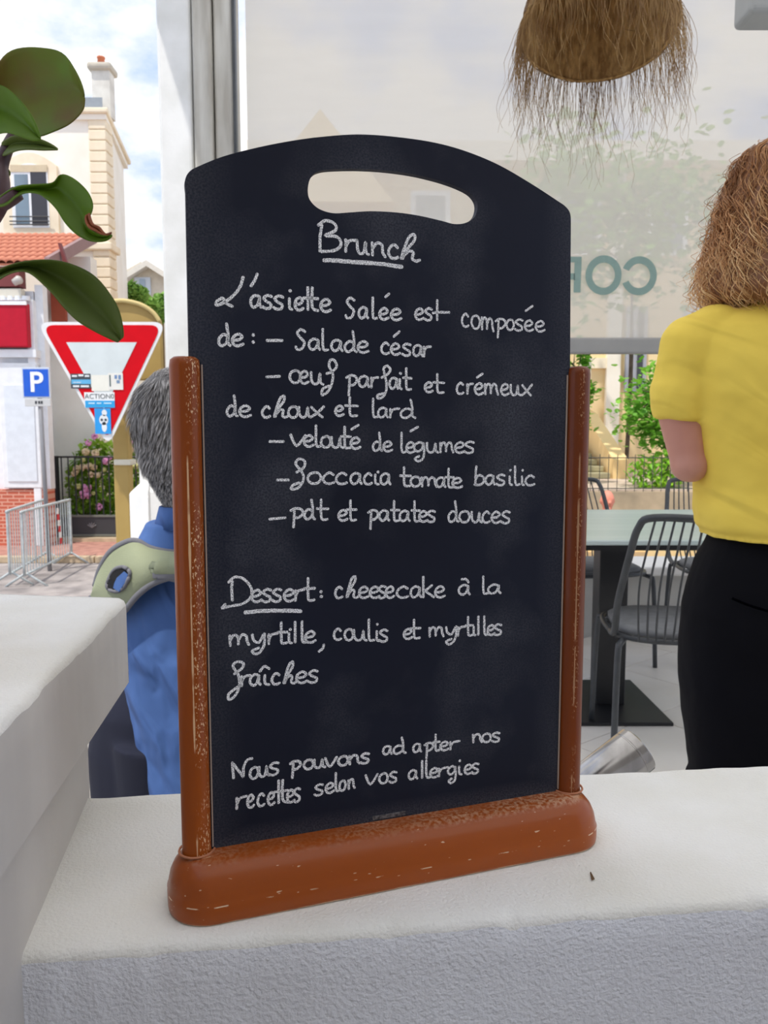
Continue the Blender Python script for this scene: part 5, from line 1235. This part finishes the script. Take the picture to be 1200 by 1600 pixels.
# white wall bits to the right of the ochre post
structure('wall_corner', MB().prism([(X(199, 4.6), 4.6), (X(229, 4.4), 4.4), (X(232, 5.6), 5.6), (X(222, 6.0), 6.0)], -1.1, Z(770, 4.5)), mat('wall_corner_white', (236, 236, 232), .8), bevel=.02)
structure('wall_street', MB().box(X(216, 8), X(285, 8), 8, 8.3, -1.1, Z(728, 8)), mat('wall_street_white', (240, 238, 232), .8))
structure('trim_8', MB().box(X(206, 7.6), X(285, 7.6), 7.7, 8.0, -1.1, Z(770, 7.6)), mat('wall_street_white', (240, 238, 232), .8))['label'] = 'white plinth of the street wall'

# ------------------------------------------------------------------ BACKDROP: villa and garden at the right
YV = 15.0
M_yw = mat('yellow_render', (250, 218, 160), .9, (242, 208, 148), 1)
villa = thing('villa', (4.5, YV, .2), 'yellow villa with white corner strips beyond the terrace', 'house')
zr = Z(262, YV)
MB().box(-2.2, 14, YV, YV+6, .0, zr).build('wall', mat('villa_render', (238, 214, 168), .9, (230, 204, 156), 1), villa)
MB().box(-2.5, 14.3, YV-.4, YV+6.3, zr, zr+.35).build('cornice', M_plaster, villa)
gx0, gx1, gxa = X(385, YV-.6, 330), X(615, YV-.6, 330), X(500, YV-.6, 170)
MB().prism([(gx0, Z(330, YV)), (gx1, Z(330, YV)), (gxa, Z(170, YV-.6))], YV-.6, YV+3, 'y').build('gable', mat('villa_render', (238, 214, 168), .9), villa)
MB().box(X(945, YV-.1), X(966, YV-.1), YV-.12, YV+.1, 0, zr).build('corner_strip', M_plaster, villa)
MB().box(X(905, YV-.1), X(948, YV-.1), YV-.10, YV, Z(576, YV), Z(560, YV)).build('band', mat('band_pale', (250, 236, 210), .8), villa)
for a, b in ((972, 1004), (820, 860), (1060, 1092)):
    w_n = MB().box(X(a, YV), X(b, YV), YV-.08, YV, Z(612, YV), Z(480, YV)).build('window', mat('shutter_grey', (168, 170, 180), .7), villa)
    MB().box(X(a+(b-a)*.55, YV), X(b-(b-a)*.2, YV), YV-.11, YV-.08, Z(608, YV), Z(486, YV)).build('pane', M_dark, w_n)
for a, b, c, d_ in ((860, 930, 300, 400), (1000, 1060, 300, 400), (640, 700, 300, 400)):
    w_n = MB().box(X(a, YV), X(b, YV), YV-.08, YV, Z(d_, YV), Z(c, YV)).build('window', M_wtrim, villa); MB().box(X(a+8, YV), X(b-8, YV), YV-.1, YV-.08, Z(d_-8, YV), Z(c+8, YV)).build('pane', M_glass, w_n)
MB().box(X(908, 14), X(921, 14), 14, 14.2, .0, Z(560, 14)).build('porch_pillar', M_plaster, villa)
# garden terrace and steps
structure('ground_garden', MB().box(.4, 16, 9.6, 15.2, -1.1, .42), mat('garden_path', (206, 188, 172), .9, (190, 170, 154), 2))
stp = thing('garden_steps', (X(935, 12), 12, .42), 'stone garden steps climbing to the yellow villa', 'steps')
M_step = mat('step_stone', (176, 168, 136), .9, (150, 142, 112), 4)
for i in range(6):
    MB().box(X(908, 12.2), X(950-2*i, 12.2), 12.0+i*.3, 14.5, .421+i*.095, .421+(i+1)*.095-.004).build('step', M_step, stp, bevel=.015)
MB().prism([(12.0, .42), (14.5, .42), (14.5, 1.6), (13.9, 1.5), (12.0, .72)], X(954, 12.2), X(962, 12.2)+.15, 'x').build('side_wall', M_yw, stp)
# garden front wall and railing
structure('wall_garden', MB().box(.5, 14, 9.5, 9.7, -1.1, .40), mat('garden_wall_tan', (198, 176, 144), .9, (150, 136, 112), 2))
rl = thing('garden_railing', (2.6, 9.55, .40), 'thin black garden railing across the street, below the tree', 'railing')
zrt = Z(715, 9.6)
for z in (zrt, .44): MB().tube([(.9, 9.55, z), (4.6, 9.55, z)], .007, 6).build('rail', mat('railing_dark', (70, 68, 60), .6), rl)
b0 = None
for i in range(34):
    x = .92+i*.11
    if b0 is None: b0 = MB().tube([(x, 9.55, .40), (x, 9.55, zrt+.04)], .005, 5).build('bar', mat('railing_dark', (70, 68, 60), .6), rl); bx_ = x
    else: o = b0.copy(); COL.objects.link(o); o.location = b0.location+Vector((x-bx_, 0, 0))
# sunlit yellow hoarding with grey letters seen under the table, pavement edge
hb_ = thing('shopfront_hoarding', (1.5, 6.9, -1.1), 'sunlit yellow low hoarding with faint grey panels seen under the table', 'hoarding')
MB().box(.55, 3.0, 6.9, 6.95, -1.1, Z(848, 6.9)).build('board', M_yw, hb_)
for i in range(8): MB().box(1.15+i*.16, 1.25+i*.16, 6.88, 6.9, Z(893, 6.9), Z(862, 6.9)).build('panel', mat('hoarding_panel', (214, 180, 132), .9), hb_)
MB().box(.95, 1.12, 6.86, 6.9, -1.0, Z(858, 6.9)).build('dark_panel', mat('hoarding_dark', (92, 84, 88), .9), hb_)
# trees
M_tree = leafmat('tree_leaf', (150, 206, 78), (92, 152, 50), 2.2)
def tree(px, py, y, rx, rz, n, gz, lb, sd, size=.17):
    c = aty(px, py, y); t = thing('tree', (c.x, y, gz), lb, 'tree')
    mb = MB(); rr = random.Random(sd)
    MB().tube(catmull([(c.x, y, gz), (c.x+.03, y, (gz+c.z)/2), (c.x-.05, y, c.z+rz*.5)], 5), [.035]*6+[.02]*5, 8).build('trunk', mat('bark', (96, 84, 70), .9, (70, 60, 48), 10), t, smooth=True)
    for k in range(6):
        a = rr.uniform(0, 6.3); MB().tube([(c.x, y, c.z-rz*.6+k*rz*.2), (c.x+math.cos(a)*rx*.7, y+math.sin(a)*rx*.5, c.z+rr.uniform(-.2, .6)*rz)], [.015, .006], 5).build('branch', mat('bark', (96, 84, 70), .9), t, smooth=True)
    centers = [(c+Vector((rr.uniform(-.75, .75)*rx, rr.uniform(-.4, .4)*rx, rr.uniform(-.8, .8)*rz)), rr.uniform(.28, .5)) for _ in range(16)]
    mb = MB()
    for i in range(n):
        cc_, rad = rr.choice(centers); v = Vector((rr.gauss(0, .5), rr.gauss(0, .5), rr.gauss(0, .5)))*rad*rx*1.1; p = cc_+v; s = size*rr.uniform(.6, 1.3)
        R = Matrix.Rotation(rr.uniform(0, 6.3), 3, 'Z') @ Matrix.Rotation(rr.uniform(-.9, .9), 3, 'X')
        mb.add([p+R @ Vector(q)*s for q in ((0, -.5, 0), (.36, -.25, .05), (.45, .2, .0), (0, .55, -.08), (-.45, .2, 0), (-.36, -.25, .05))], [(0, 1, 2, 3), (0, 3, 4, 5)])
    mb.build('foliage', M_tree, t, kind='stuff')
tree(1042, 640, 10.4, .76, .85, 3400, .42, 'leafy green tree behind the railing, between screen and table', 2, .085)
tree(893, 595, 10.8, .38, .6, 900, .42, "leafy green tree just behind the chalkboard's right post", 5, .085)
tree(990, 345, 12.4, 1.7, 1.2, 2200, .42, 'large tree seen only as a shade through the screen', 9, .15)
sh_ = thing('shrub', (X(1020, 10), 10, .42), 'bright green shrub behind the railing, above the far chair', 'shrub'); foliage('foliage', (X(1030, 10), 10, .62), (.42, .2, .3), 420, .09, leafmat('shrub_bright', (184, 228, 80), (130, 190, 60), 3), sh_)
# person passing in the street
pd_ = 8.3; pxx = X(952, pd_); pz = -1.1
p3 = thing('person', (pxx, pd_, pz), 'distant person in a pale pink top passing beyond the far chair', 'person')
mb = MB(); s = .88; hc3 = (pxx, pd_, Z(782, pd_)); head(mb, hc3, PI, .95); zz = hc3[2]
capsule(mb, (pxx, pd_, zz-.2), (pxx, pd_, zz-.08), .05, .05); mb.loft([(pxx, pd_, zz-.75, .14, .1), (pxx, pd_, zz-.5, .12, .09), (pxx, pd_, zz-.24, .15, .09), (pxx, pd_, zz-.17, .08, .06)], 16)
for sx in (-1, 1):
    capsule(mb, (pxx+sx*.15, pd_, zz-.24), (pxx+sx*.18, pd_-.02, zz-.48), .042, .035); capsule(mb, (pxx+sx*.18, pd_-.02, zz-.48), (pxx+sx*.14, pd_-.16, zz-.62), .034, .025); hand(mb, (pxx+sx*.14, pd_-.16, zz-.62), (0, -.8, -.4), (sx, 0, 0), .85)
    capsule(mb, (pxx+sx*.08, pd_, zz-.72), (pxx+sx*.09, pd_-.03, pz+.4), .075, .05); capsule(mb, (pxx+sx*.09, pd_-.03, pz+.4), (pxx+sx*.09, pd_, pz+.07), .048, .035); capsule(mb, (pxx+sx*.09, pd_, pz+.04), (pxx+sx*.09, pd_-.14, pz+.035), .034, .028)
o = mb.build('body', mat('skin_flushed', (226, 142, 118), .6), p3, smooth=True); remesh(o, .009, 3); eyes(o, hc3, PI, .85)
M_pinkshirt = mat('pale_pink_shirt', (232, 200, 194), .9)
mb = MB().loft([(pxx, pd_, zz-.72, .155, .12), (pxx, pd_, zz-.5, .135, .105), (pxx, pd_, zz-.25, .17, .105), (pxx, pd_, zz-.16, .09, .07)], 20)
for sx in (-1, 1): capsule(mb, (pxx+sx*.14, pd_, zz-.24), (pxx+sx*.17, pd_, zz-.4), .055, .052)
remesh(mb.build('shirt', M_pinkshirt, p3, smooth=True), .01)
mb = MB().loft([(pxx, pd_, zz-.9, .15, .12), (pxx, pd_, zz-.70, .15, .12)], 20)
for sx in (-1, 1): mb.loft([(pxx+sx*.09, pd_, pz+.1, .06, .07), (pxx+sx*.08, pd_, zz-.8, .085, .1)], 14)
remesh(mb.build('trousers', M_navy if 'M_navy' in globals() else mat('navy_trousers', (26, 32, 58), .9), p3, smooth=True), .012)
